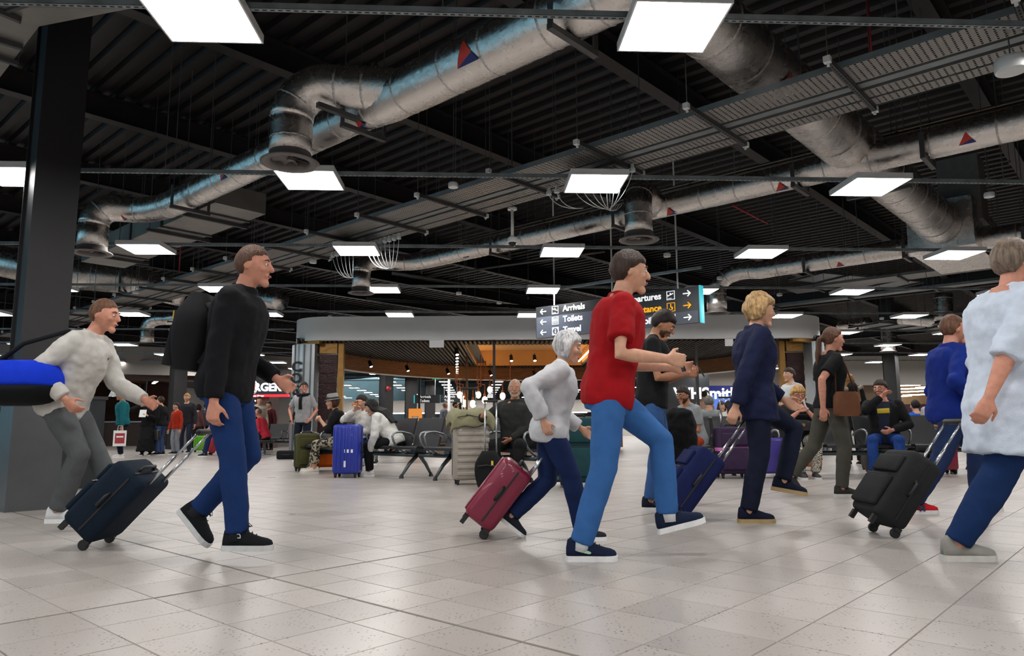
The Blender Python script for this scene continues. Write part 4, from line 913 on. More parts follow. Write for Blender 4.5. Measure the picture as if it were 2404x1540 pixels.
p = DP(1026, 884, 27.0); r = thing('exit_sign', 'small green emergency exit sign hanging at the timber rim', 'sign', p); MB().box((0, 0, 0), (.36, .06, .2)).build('lit_face', mat('exit_green', srgb('#128a4a'), .4, emit=srgb('#18a858'), estr=.8), r)
poly_on(r, [[(-.13, -.02), (-.04, -.02), (-.04, .02), (-.13, .02)], [(-.13, -.05), (-.17, 0), (-.13, .05)], [(.02, -.06), (.06, -.06), (.10, .06), (.06, .06)]], lw, 'pictogram', .004, -.031); MB().tube([(0, 0, .1), (0, 0, ZC + .1 - p.z)], .01, 6).build('drop_rod', spotm, r)

# ------------------------------------------------------------------ people: one continuous body each, clothes, hair and shoes as parts
_tex = bpy.data.textures.new('cloth_folds', 'CLOUDS'); _tex.noise_scale = .09; _tex.noise_depth = 2
TSC = bpy.data.scenes.new('workshop')
def remesh(mb, vox, smooth=4, disp=0.0, mode='FACE'):
    me = mb.mesh('tmp', None); o = bpy.data.objects.new('tmp', me); TSC.collection.objects.link(o)
    m = o.modifiers.new('r', 'REMESH'); m.mode = 'VOXEL'; m.voxel_size = vox; m.use_smooth_shade = True
    if smooth: s = o.modifiers.new('s', 'SMOOTH'); s.factor = .5; s.iterations = smooth
    if disp:
        d = o.modifiers.new('d', 'DISPLACE'); d.texture = _tex; d.strength = disp; d.mid_level = .5; d.texture_coords = 'LOCAL'
    vl = TSC.view_layers[0]; vl.update(); dg = vl.depsgraph; dg.update()
    out = bpy.data.meshes.new_from_object(o.evaluated_get(dg))
    bpy.data.objects.remove(o); bpy.data.meshes.remove(me); out.materials.clear(); out.shade_smooth(); return out
def V3(*a): return Vector(a[0]) if len(a) == 1 else Vector(a)
def ik(a, t, l1, l2, pole):
    a, t, pole = Vector(a), Vector(t), Vector(pole); d = t - a; L = d.length
    if L > (l1 + l2) * .998: t = a + d * ((l1 + l2) * .998 / L); d = t - a; L = d.length
    x = (l1 * l1 - l2 * l2 + L * L) / (2 * L); h = math.sqrt(max(0, l1 * l1 - x * x)); dn = d / L
    p = pole - dn * pole.dot(dn)
    if p.length < 1e-4: p = Vector((0, 0, 1)).cross(dn)
    p.normalize(); return a + dn * x + p * h, t
def sup(c, u, v, ru, rv, n=18, e=2.4):
    out = []
    for k in range(n):
        a = 2 * math.pi * k / n; ca, sa = math.cos(a), math.sin(a)
        out.append(c + u * (ru * math.copysign(abs(ca) ** (2 / e), ca)) + v * (rv * math.copysign(abs(sa) ** (2 / e), sa)))
    return out
def capsule(mb, pts, rs, n=12):
    mb.tube(pts, rs, n); r0 = rs[0] if isinstance(rs, list) else rs; r1 = rs[-1] if isinstance(rs, list) else rs
    mb.ball(pts[0], r0 * .99, n, 8); mb.ball(pts[-1], r1 * .99, n, 8); return mb
SKIN = {'fair': mat('skin_fair', srgb('#c99a80'), .55, 0, .10, 30, spec=.35), 'tan': mat('skin_tan', srgb('#a9765a'), .55, 0, .10, 30, spec=.35), 'brown': mat('skin_brown', srgb('#7d5440'), .55, 0, .10, 30, spec=.35), 'rosy': mat('skin_rosy', srgb('#c58a74'), .55, 0, .12, 30, spec=.35)}
HAIRM = {}
def hairmat(h):
    if h not in HAIRM: HAIRM[h] = mat('hair_' + h, srgb('#' + h), .55, 0, .45, 60, .6, 160, spec=.3, stretch=(1, 1, .15))
    return HAIRM[h]
eyem = mat('eye_dark', srgb('#241a16'), .2); eyew = mat('eye_white', srgb('#d8d2cc'), .3); lipm = mat('lips', srgb('#9a5a50'), .5)
glassm = mat('spectacle_frame', srgb('#1a1718'), .3); laceM = mat('lace_dark', srgb('#17181b'), .8)
def head_pt(x, y, z, hd, hw, hh):
    """unit direction -> point of the head in its own frame"""
    px, py, pz = hd * x, hw * y, hh * z
    if z < 0:
        k = -z; py *= 1 - .36 * k ** 1.3; px *= (1 - .06 * k) if x > 0 else (1 - .50 * k)
        px += .016 * k * k
    else:
        px -= .008 * z; py *= 1 - .05 * z
    return Vector((px, py, pz))
def sph(n, m):
    for i in range(m + 1):
        a = math.pi * min(max(i, .03), m - .03) / m
        yield [(math.sin(a) * math.cos(2 * math.pi * k / n), math.sin(a) * math.sin(2 * math.pi * k / n), -math.cos(a)) for k in range(n)]
def hand(mb, w, d, n, side, L, curl=.9, spread=.0, point=False):
    """palm and five bent fingers; d points along the hand, n out of the palm, side = +1/-1 thumb side"""
    w, d, n = Vector(w), Vector(d).normalized(), Vector(n); n = (n - d * n.dot(d)).normalized(); lt = d.cross(n) * side
    k = L / .19
    mb.rings([sup(w + d * (t * k), lt, n, a * k, b * k, 12, 3) for t, a, b in ((-.012, .024, .019), (.015, .030, .018), (.05, .040, .016), (.085, .042, .014), (.100, .038, .011))])
    for i, (off, fl) in enumerate(((.031, .072), (.0105, .082), (-.0105, .077), (-.031, .060))):
        p = w + d * ((.094 - abs(off - .0) * .25) * k) + lt * (off * k); dr = (d + lt * (off * (2.5 + spread))).normalized(); pts = [p - dr * .012 * k, p]
        c = 0 if (point and i == 0) else curl * (1 + .12 * i)
        for q, f in enumerate((.45, .31, .24)):
            dr = (dr * math.cos(c * (.45, .75, .6)[q]) + n * math.sin(c * (.45, .75, .6)[q])).normalized(); n2 = n
            pts.append(pts[-1] + dr * (fl * f * k))
        capsule(mb, pts, [.0092 * k, .0092 * k, .0085 * k, .0078 * k, .0068 * k], 8)
    b = w + d * (.022 * k) + lt * (.026 * k); t1 = (d * .62 + lt * .72 + n * .30).normalized(); t2 = (d * .88 + lt * .25 + n * (.25 + .3 * curl)).normalized()
    capsule(mb, [b - t1 * .015 * k, b + t1 * (.04 * k), b + t1 * (.04 * k) + t2 * (.028 * k), b + t1 * (.04 * k) + t2 * (.052 * k)], [.014 * k, .0115 * k, .0098 * k, .0078 * k], 8)
SEC_M = [(-.25, .120, .100), (-.13, .158, .118), (-.02, .165, .120), (.18, .150, .108), (.40, .150, .112), (.62, .168, .122), (.80, .176, .118), (.90, .160, .092), (.97, .105, .070), (1.03, .062, .062)]
SEC_F = [(-.25, .122, .105), (-.13, .162, .122), (-.02, .165, .120), (.18, .128, .098), (.40, .130, .105), (.60, .146, .132), (.76, .150, .115), (.89, .140, .085), (.97, .090, .065), (1.03, .054, .056)]
def person(label, base, yaw=0.0, H=1.75, pelvis=None, lean=4, side=0, head=(0, 0), hl=None, hr=None, al=None, ar=None, fl=0, fr=0, pl=0, pr=0,
           pole_l=(1, .15, .1), pole_r=(1, -.15, .1), el=(-1, .5, -.4), er=(-1, -.5, -.4), hdl=None, hdr=None, pnl=None, pnr=None, curl=.8, curl_l=None, curl_r=None, fem=False, build=1.0, skin='fair',
           top='#222222', sleeve='long', hem=-.16, loose=1.0, bottom='#2b3a55', leg='long', shoe='#1c1c20', sole='#e8e8e8', sock=None, hair='short', hairc='2a1f1a', vox=.011, face=True, glasses=False, beard=None, group=None, coat=None, collar=False, laces=False, top_mat=None, bottom_mat=None, skirt=None, seat=False, name='person'):
    k = H / 1.75; T = .30 * H; f = Vector((1, 0, 0)); l = Vector((0, 1, 0)); root = thing(name, label, 'person', (base[0], base[1], 0), R(yaw), group)
    P0 = Vector(pelvis if pelvis else (0, 0, .530 * H)); s = Vector((math.sin(R(lean)), math.sin(R(side)), math.cos(R(lean)) * math.cos(R(side)))).normalized()
    for sg_, t_, fp_ in ((1, al, pl), (-1, ar, pr)):      # keep the hips low enough for the planted feet to reach the floor
        t_ = Vector(t_) if t_ is not None else Vector((P0.x, P0.y + sg_ * .062 * H, .046 * H))
        if fp_ == 0 and abs(t_.z - .046 * H) < .035:
            h2 = (t_.x - P0.x) ** 2 + (t_.y - P0.y - sg_ * .055 * H) ** 2; P0.z = min(P0.z, .046 * H + .012 * H + math.sqrt(max(.04, (.478 * H * .994) ** 2 - h2)))
    lt = (l - s * l.dot(s)).normalized(); fw = lt.cross(s)      # forward of the chest
    def tz(t): return P0 + s * (t * T) + fw * (.012 * math.sin(t * 3.1)) if t >= 0 else P0 + (s * .5 + UP * .5) * (t * T)
    sec = SEC_F if fem else SEC_M; bw = build * k
    skin_mb = MB()
    def torso(mb, t0, t1, inf=0.0, wd=1.0):
        rg = []
        ss = [x for x in sec if t0 < x[0] < t1]
        def ip(t):
            for a, b in zip(sec[:-1], sec[1:]):
                if a[0] <= t <= b[0]:
                    q = (t - a[0]) / (b[0] - a[0]); return (t, a[1] * (1 - q) + b[1] * q, a[2] * (1 - q) + b[2] * q)
            return (t, .168, .145) if t < sec[0][0] else (t,) + sec[-1][1:]
        for t, a, b in [ip(t0)] + ss + [ip(t1)]:
            if t0 < -.26 and t < -.1: a, b = max(a, .166), max(b, .135)
            rg.append(sup(tz(t), lt, fw, a * bw * wd + inf, b * bw * (1 + (build - 1) * .6) * wd + inf))
        mb.rings(rg); return mb
    torso(skin_mb, -.25, 1.03)
    nb = tz(1.0)
    # head
    hy, hp = R(head[0]), R(head[1]); hf = Vector((math.cos(hy) * math.cos(hp), math.sin(hy) * math.cos(hp), math.sin(hp)))
    hl_ = UP.cross(hf).normalized(); hu = hf.cross(hl_)
    hd, hw, hh = .0575 * H, .0468 * H, .0680 * H
    hc = nb + s * (.036 * H) + hu * (.050 * H) + hf * (.022 * H)
    def HP(v): return hc + hf * v[0] + hl_ * v[1] + hu * v[2]
    skin_mb.rings([[HP(head_pt(x, y, z, hd, hw, hh)) for x, y, z in ring] for ring in sph(22, 16)])
    capsule(skin_mb, [tz(.93), HP((-.010, 0, -.045 * H / 1.75))], [.060 * k * (.88 if fem else 1), .054 * k * (.86 if fem else 1)], 14)
    capsule(skin_mb, [HP((hd * .92, 0, .018)), HP((hd * 1.08, 0, -.004)), HP((hd * 1.14, 0, -.022))], [.009, .012, .015], 8)
    skin_mb.ball(HP((hd * .95, 0, -.060)), (.020, .014, .012), 10, 6, (hl_, hf, hu)); skin_mb.ball(HP((hd * .80, 0, -hh * .84)), .026, 10, 6)
    for sg in (-1, 1):
        skin_mb.ball(HP((-.006, sg * hw * 1.0, -.010)), (.019, .009, .031), 10, 6, (hf, hl_, hu)); skin_mb.ball(HP((hd * .70, sg * .040, -.022)), (.022, .026, .020), 8, 6, (hf, hl_, hu))
        capsule(skin_mb, [HP((hd * .90, sg * .012, .030)), HP((hd * .80, sg * .045, .030))], [.011, .010], 8)
    # arms
    aL, aF = .172 * H, .155 * H; sh = {}
    top_mb = MB(); inf = .013 * loose + .004
    arms = {}
    for sg, tgt, pole, hd_, pn, cu in ((1, hl, el, hdl, pnl, curl_l), (-1, hr, er, hdr, pnr, curl_r)):
        S = tz(.86) + lt * (sg * .103 * H * (.92 if fem else 1) * (1 + (build - 1) * .5))
        if tgt is None: tgt = S + Vector((.05, sg * .10, -(aL + aF) * .965))
        E_, W_ = ik(S, tgt, aL, aF, pole)
        capsule(skin_mb, [S, S.lerp(E_, .35), E_, E_.lerp(W_, .3), W_], [.048 * bw, .046 * bw, .037 * bw, .039 * bw, .026 * k], 12)
        capsule(skin_mb, [tz(.99) + lt * (sg * .03 * k), tz(.93) + lt * (sg * .10 * bw), S + lt * (-sg * .01) + UP * .006], [.045 * k, .045 * bw, .044 * bw], 10)
        dd = Vector(hd_) if hd_ else (W_ - E_); nn = Vector(pn) if pn else Vector((0.2, -sg, 0))
        thumb = 1 if (dd.normalized().cross(nn)).dot(Vector((1, 0, .4))) > 0 else -1
        hand(skin_mb, W_ + (W_ - E_).normalized() * .012, dd, nn, thumb, .106 * H, cu if cu is not None else curl)
        arms[sg] = (S, E_, W_)
        if sleeve:
            if sleeve == 'short': pts = [S, S.lerp(E_, .35), S.lerp(E_, .72)]; rs = [.047 * bw + inf, .049 * bw + inf, .047 * bw + inf * 1.3]
            elif sleeve == 'elbow': pts = [S, S.lerp(E_, .35), E_, E_.lerp(W_, .25)]; rs = [.047 * bw + inf, .048 * bw + inf, .040 * bw + inf, .041 * bw + inf]
            else: pts = [S, S.lerp(E_, .35), E_, E_.lerp(W_, .35), E_.lerp(W_, .97)]; rs = [.047 * bw + inf, .048 * bw + inf, .040 * bw + inf, .040 * bw + inf, .029 * k + inf]
            top_mb.tube(pts, rs, 14); top_mb.ball(S, .048 * bw + inf, 14, 8); capsule(top_mb, [tz(.955) + lt * (sg * .045 * k), tz(.92) + lt * (sg * .10 * bw), S + UP * .006], [.045 * k + inf * .6, .045 * bw + inf * .8, .044 * bw + inf], 10)
            if sleeve != 'short': top_mb.ball(E_, .040 * bw + inf, 12, 8)
    # legs
    LT, LS = .238 * H, .240 * H; bot_mb = MB(); binf = .012 + .004 * loose; feet = []
    for sg, tgt, pole, fy, fp in ((1, al, pole_l, fl, pl), (-1, ar, pole_r, fr, pr)):
        Hj = P0 + l * (sg * .055 * H) - UP * (.012 * H)
        if tgt is None: tgt = (P0.x, P0.y + sg * .062 * H, .046 * H)
        tgt = Vector(tgt)
        if fp == 0 and abs(tgt.z - .046 * H) < .035: tgt.z = .046 * H      # a planted foot rests on the floor
        K, A = ik(Hj, tgt, LT, LS, pole)
        capsule(skin_mb, [Hj, Hj.lerp(K, .4), K, K.lerp(A, .3), A], [.074 * bw, .073 * bw, .054 * bw, .055 * bw, .036 * k], 14)
        fd = Vector((math.cos(R(fy)) * math.cos(R(fp)), math.sin(R(fy)) * math.cos(R(fp)), -math.sin(R(fp)))); fs = UP.cross(fd).normalized(); fu = fd.cross(fs)
        capsule(skin_mb, [A - fu * (.012 * H), A - fu * (.026 * H) + fd * (.05 * H), A - fu * (.030 * H) + fd * (.085 * H)], [.034 * k, .028 * k, .022 * k], 10)
        feet.append((A, K, fd, fs, fu))
        if leg:
            if leg == 'long': pts = [Hj, Hj.lerp(K, .4), K, K.lerp(A, .35), K.lerp(A, .97)]; rs = [.074 * bw + binf, .075 * bw + binf, .056 * bw + binf, .055 * bw + binf, .044 * k + binf]
            elif leg == 'crop': pts = [Hj, Hj.lerp(K, .4), K, K.lerp(A, .35), K.lerp(A, .78)]; rs = [.074 * bw + binf, .078 * bw + binf, .062 * bw + binf, .06 * bw + binf, .05 * k + binf]
            else: pts = [Hj, Hj.lerp(K, .4), K.lerp(Hj, .1)]; rs = [.074 * bw + binf, .078 * bw + binf, .062 * bw + binf]
            bot_mb.tube(pts, rs, 16); bot_mb.ball(Hj, .074 * bw + binf, 14, 8)
            if leg != 'short': bot_mb.ball(K, .056 * bw + binf, 14, 8)
    bo = link('body', remesh(skin_mb, vox, 2), root); bo.data.materials.append(SKIN[skin])
    if leg:
        torso(bot_mb, -.25, .14, binf); o = link('trousers', remesh(bot_mb, max(vox, .012), 4, .012), root); o.data.materials.append(bottom_mat or fab(bottom))
    if skirt:
        K1, K2 = feet[0][1], feet[1][1]; z1 = skirt[1]
        mb = MB().rings([sup(tz(.16), lt, fw, .15 * bw, .12 * bw), sup(tz(-.1), lt, fw, .19 * bw, .15 * bw), sup(Vector(((K1.x + K2.x) / 2, (K1.y + K2.y) / 2, (tz(-.1).z + z1) / 2)), l, f, .22 * bw, .19 * bw), sup(Vector(((K1.x + K2.x) / 2, (K1.y + K2.y) / 2, z1)), l, f, .26 * bw, .23 * bw)])
        o = link('skirt', remesh(mb, .014, 3, .03), root); o.data.materials.append(fab(skirt[0]))
    if sleeve is not None or top:
        torso(top_mb, hem, .955, inf + .006, 1.03)
        if collar: top_mb.rings([sup(tz(.93), lt, fw, .085 * k, .075 * k), sup(tz(1.04) + fw * .008, lt, fw, .078 * k, .075 * k)])
        o = link('top', remesh(top_mb, max(vox, .012), 4, .014 * loose), root); o.data.materials.append(top_mat or fab(top))
    if coat:      # open front jacket over the top
        mb = MB()
        for sg in (-1, 1):
            S, E_, W_ = arms[sg]; mb.tube([S, S.lerp(E_, .4), E_, E_.lerp(W_, .35), E_.lerp(W_, .95)], [.056 * bw + .026, .05 * bw + .026, .042 * bw + .024, .041 * bw + .023, .03 * k + .022], 14); mb.ball(S, .056 * bw + .026, 14, 8); mb.ball(E_, .042 * bw + .024, 12, 8)
            for t0 in (-.25, -.05, .2, .45, .7):
                pass
            mb.rings([sup(tz(t) + lt * (sg * a_ * bw * .62) - fw * .012, lt, fw, a_ * bw * .52, b_ * bw + .030, 14, 3) for t, a_, b_ in ((hem - .12, .175, .125), (0, .17, .125), (.25, .16, .115), (.55, .17, .125), (.82, .17, .115), (.94, .12, .08))])
        mb.rings([sup(tz(t) - fw * (.03 * bw), lt, fw, a_ * bw + .026, b_ * bw * .75 + .026, 16, 2.6) for t, a_, b_ in ((hem - .12, .165, .12), (0, .165, .12), (.25, .15, .11), (.55, .165, .122), (.82, .172, .118), (.95, .11, .075))])
        o = link('jacket', remesh(mb, max(vox, .012), 4, .014), root); o.data.materials.append(fab(coat))
    # shoes
    for A, K, fd, fs, fu in feet:
        g = A - fu * (.046 * H); L = .150 * H; q = L / .262
        def ring(x, w, h, z0=.0):
            c = g + fd * x; return [c + fs * (w * math.cos(a) * (1 if math.sin(a) < 0 else 1)) + fu * (z0 + max(0.0, math.sin(a)) * h + (.004 if math.sin(a) < -.01 else .0) * 0) for a in [math.pi * 2 * j / 16 for j in range(16)]]
        xs = [(-.075, .018, .05), (-.068, .030, .088), (-.045, .035, .105), (-.005, .036, .112), (.035, .037, .090), (.08, .042, .066), (.125, .046, .050), (.160, .042, .042), (.182, .028, .032), (.190, .012, .02)]
        so = MB().rings([ring(x * q, w * q, h * q, .022 * q) for x, w, h in xs]).build('shoe', fab(shoe) if shoe else SKIN[skin], root, smooth=True)
        ol = [(-.080, .016), (-.070, .033), (-.04, .037), (.02, .037), (.08, .045), (.125, .049), (.160, .045), (.185, .030), (.196, .010)]
        P_ = [g + fd * (x * q) + fs * (w * q) for x, w in ol] + [g + fd * (x * q) - fs * (w * q) for x, w in reversed(ol)]
        MB().prism(P_, (0, 0, 0), fu * (.030 * q)).build('sole', fab(sole), so)
        if laces:
            mb = MB()
            for j in range(4):
                x = (.03 + j * .022) * q; h = (.100 - j * .012) * q; mb.tube([g + fd * x + fs * (.024 * q) + fu * (h + .002), g + fd * (x + .006) + fu * (h + .02 * q), g + fd * x - fs * (.024 * q) + fu * (h + .002)], .003, 5)
            c = g + fd * (.02 * q) + fu * (.125 * q)
            for sg in (-1, 1): mb.tube([c, c + fd * .03 + fs * (sg * .02) + fu * .018, c + fd * .055 + fs * (sg * .012), c + fd * .02], .003, 5)
            mb.build('laces', laceM, so)['kind'] = 'stuff'
        if sock: MB().tube([A - fu * .03, A + (K - A).normalized() * .10], [.046 * k, .045 * k], 14).build('sock', fab(sock), root, smooth=True)
    # hair
    if hair:
        hm = hairmat(hairc); rnd = random.Random(hash(label) % 1000); mb = MB()
        def lift(x, y, z):
            # how far the hair stands off the skull (negative: sunk inside)
            prof = {'short': ((-1, -.5), (-.5, -.5), (-.18, -.28), (0, -.02), (.2, .10), (.45, .38), (1, .44)), 'crop': ((-1, -.5), (-.5, -.5), (-.18, -.25), (0, .0), (.2, .14), (.42, .42), (1, .48)), 'bald': ((-1, -.25), (-.3, -.15), (-.1, .1), (0, 9), (1, 9)),
                    'long': ((-1, -.75), (.1, -.75), (.30, .05), (.5, .36), (1, .42)), 'bob': ((-1, -.85), (.1, -.85), (.32, .0), (.5, .36), (1, .42)), 'curly': ((-1, -.7), (.05, -.6), (.3, .05), (.45, .36), (1, .42)), 'tied': ((-1, -.6), (-.4, -.5), (0, -.05), (.3, .25), (.5, .42), (1, .46)), 'receding': ((-1, -.45), (-.4, -.45), (-.1, -.1), (.05, .2), (.2, .62), (.4, .80), (1, .85))}[hair]
            line = prof[-1][1]
            for (x0, z0), (x1, z1) in zip(prof[:-1], prof[1:]):
                if x0 <= x <= x1: line = z0 + (z1 - z0) * (x - x0) / (x1 - x0); break
            a = max(-1, min(1, (z - line) / .16)); th = {'short': .016, 'bald': .006, 'crop': .008, 'long': .020, 'bob': .030, 'curly': .034, 'tied': .012, 'receding': .009}[hair]
            return th * (1 + rnd.uniform(-.25, .25)) if a > .3 else (th * a * 2 if a > 0 else -.014)
        rg = []
        for ring in sph(26, 20):
            row = []
            for x, y, z in ring:
                p = head_pt(x, y, z, hd, hw, hh); n_ = Vector((x, y, z)).normalized(); row.append(HP(p + n_ * (lift(x, y, z) * k)))
            rg.append(row)
        mb.rings(rg)
        if hair in ('long', 'tied'):
            drop = .30 if hair == 'long' else .26
            bk = tz(.55) - fw * (.15 * bw); n_ = 7 if hair == 'long' else 1
            for j in range(n_):
                y = (j - (n_ - 1) / 2) / max(1, (n_ - 1) / 2) if n_ > 1 else 0
                p0 = HP((-hd * .35 + (abs(y) * hd * .45), y * hw * 1.02, .05)); p1 = HP((-hd * .75 + abs(y) * hd * .7, y * hw * 1.15, -.05)); p2 = tz(.93) + lt * (y * .10) - fw * (.115 - .05 * abs(y) + .012 * loose); p3 = tz(.46) + lt * (y * .12) - fw * (.155 - .03 * abs(y) + .018 * loose)
                if hair == 'tied': p0, p1, p2, p3 = HP((-hd * .95, 0, .03)), HP((-hd * 1.35, 0, -.02)), tz(.95) - fw * .12, tz(.68) - fw * .14
                mb.tube([p0, p1, p2, p3], [.024, .032, .034, .016] if n_ > 1 else [.02, .03, .028, .008], 10)
            me = remesh(mb, .010, 2, .008)
        elif hair in ('curly', 'bob'): me = remesh(mb, .010, 1, .02 if hair == 'curly' else .006)
        else: me = mb.mesh('hair', None, True)
        o = link('hair', me, root); me.materials.append(hm)
    if beard:
        mb = MB().rings([[HP(head_pt(x, y, z, hd, hw, hh) + Vector((x, y, z)) * ((.008 if (z < -.36 + .1 * (x > .6) and x > .0 and not (x > .68 and -.60 < z < -.38)) else -.014) * k)) for x, y, z in ring] for ring in sph(24, 20)]); o = mb.build('beard', hairmat(beard), root, smooth=True)
    if face:
        for sg in (-1, 1):
            p = HP((hd * .885, sg * .0325, .006)); ey = MB().ball(p, (.009, .0135, .0075), 10, 6, (hf, hl_, hu)).build('eye', eyew, root, smooth=True)
            MB().ball(p + hf * .006, (.0045, .0062, .0062), 8, 6, (hf, hl_, hu)).build('iris', eyem, ey, smooth=True)
        for sg in (-1, 1): MB().tube([HP((hd * .985, sg * .015, .030)), HP((hd * .945, sg * .034, .036)), HP((hd * .84, sg * .052, .028))], [.004, .005, .003], 6).build('eyebrow', hairmat(hairc if hair not in ('bald',) else 'a09a94'), root, smooth=True)
        MB().ball(HP((hd * 1.035, 0, -.060)), (.021, .008, .008), 12, 6, (hl_, hf, hu)).build('lips', lipm, root, smooth=True)
    if glasses:
        mb = MB()
        for sg in (-1, 1):
            c = HP((hd * 1.06, sg * .034, .006)); mb.tube([c + hl_ * (.026 * math.cos(a)) + hu * (.019 * math.sin(a)) for a in [2 * math.pi * j / 14 for j in range(15)]], .0025, 5)
            mb.tube([c + hl_ * (sg * .026), HP((hd * .55, sg * hw * 1.02, .012)), HP((-.01, sg * hw * 1.06, .008))], .0022, 5)
        mb.tube([HP((hd * 1.09, .010, .008)), HP((hd * 1.09, -.010, .008))], .0025, 5); mb.build('glasses', glassm, root)
    root['_hd'] = 1
    info = dict(root=root, HP=HP, hf=hf, hl=hl_, hu=hu, arms=arms, tz=tz, lt=lt, fw=fw, s=s, hd=hd, hw=hw, hh=hh, P0=P0, feet=feet, k=k)
    del root['_hd']
    return info
def to_world(info, v): return info['root'].matrix_basis @ Vector(v)

# ------------------------------------------------------------------ beam seating
seatm = mat('seat_upholstery', srgb('#1f1f22'), .55, 0, .1, 20); backm = mat('seat_back', srgb('#242427'), .5, 0, .08, 20); alum = mat('cast_aluminium', srgb('#8f9497'), .35, .8, .1, 8); beamdk = mat('seat_beam', srgb('#5a6468'), .35, .75, .1, 6)
def bench(label, org, ang, n, pitch=.63, legs=None, arms=None, group=None):
    """local: x along the row, seats face -y"""
    r = thing('beam_seating', label, 'bench', (org[0], org[1], 0), ang, group)
    L = n * pitch
    MB().tube([(-.05, .05, .33), (L + .05, .05, .33)], .035, 14).build('beam', beamdk, r, smooth=True)
    for k in range(n):
        x = (k + .5) * pitch; w = pitch * .90
        sp = [(x, -.24, .445), (x, -.22, .462), (x, -.05, .452), (x, .12, .438), (x, .20, .445)]
        rg = [[(x - w / 2, y, z - .035), (x - w / 2, y, z), (x + w / 2, y, z), (x + w / 2, y, z - .035)] for _, y, z in sp]
        MB().rings(rg).build('seat', seatm, r, auto=40)
        bpf = [(.18, .44), (.21, .50), (.26, .68), (.31, .86), (.315, .875)]
        rg = [[(x - w / 2, y - .018, z), (x + w / 2, y - .018, z), (x + w / 2, y + .018, z), (x - w / 2, y + .018, z)] for y, z in bpf]
        MB().rings(rg).build('backrest', backm, r, auto=40)
        MB().box((x, .05, .385), (.10, .22, .06)).build('seat_bracket', beamdk, r)
    for x in (legs if legs is not None else (pitch * .5, L - pitch * .5)):
        for s, y in ((-1, -.27), (1, .30)):
            MB().tube([(x, .05 + s * .02, .33), (x, y * .55 + .02, .20), (x, y, .03)], [.034, .028, .02], 10).build('leg', beamdk, r, smooth=True); MB().lathe([(.035, 0), (.035, .012), (.022, .05), (.015, .06)], (x, y, 0), 12).build('foot', colm, r, auto=40)
    for x in (arms if arms is not None else [k * pitch for k in range(n + 1)]):
        pts = bez((x, .06, .35), (x, -.16, .42), (x, -.20, .60), 5) + bez((x, -.19, .63), (x, -.17, .67), (x, .0, .665), 5)[1:] + [Vector((x, .16, .63)), Vector((x, .24, .585))]
        MB().tube(pts, .017, 8).build('armrest', alum, r, smooth=True)
    return r
def facing(d): return math.atan2(d.y, d.x) + math.pi / 2       # angle that turns -y into d
E1 = Vector((-1.2, 10.75, 0)); ang1 = facing(-AX)
xdir = Vector((math.cos(ang1), math.sin(ang1), 0))               # local x in the world
m1 = E1 - xdir * 3.15 if xdir.dot(BX) > 0 else E1
bench('black five seat row beside the blue suitcase', m1, ang1, 5)
bench('black seat row behind the silver ribbed suitcase', E1 + BX * .10 if xdir.dot(BX) > 0 else E1, ang1, 3)
bench('black seat pair where the man in the grey t-shirt sits', (2.35, 10.75), 0, 2)
bench('black seat row shared by the blond woman and the man in glasses', (3.82, 10.75), 0, 4)
bench('black seat row behind the woman with the pink scarf', (5.92, 11.9), 0, 3)
bench('black seat row near the burger stand', (-8.1, 22.3), R(-8), 4)
bench('black seat row inside the cafe front, back row', (-3.2, 15.6), R(8), 5)
bench('dark seat row turned away beyond the purple suitcase', (5.2, 13.45), math.pi, 4)

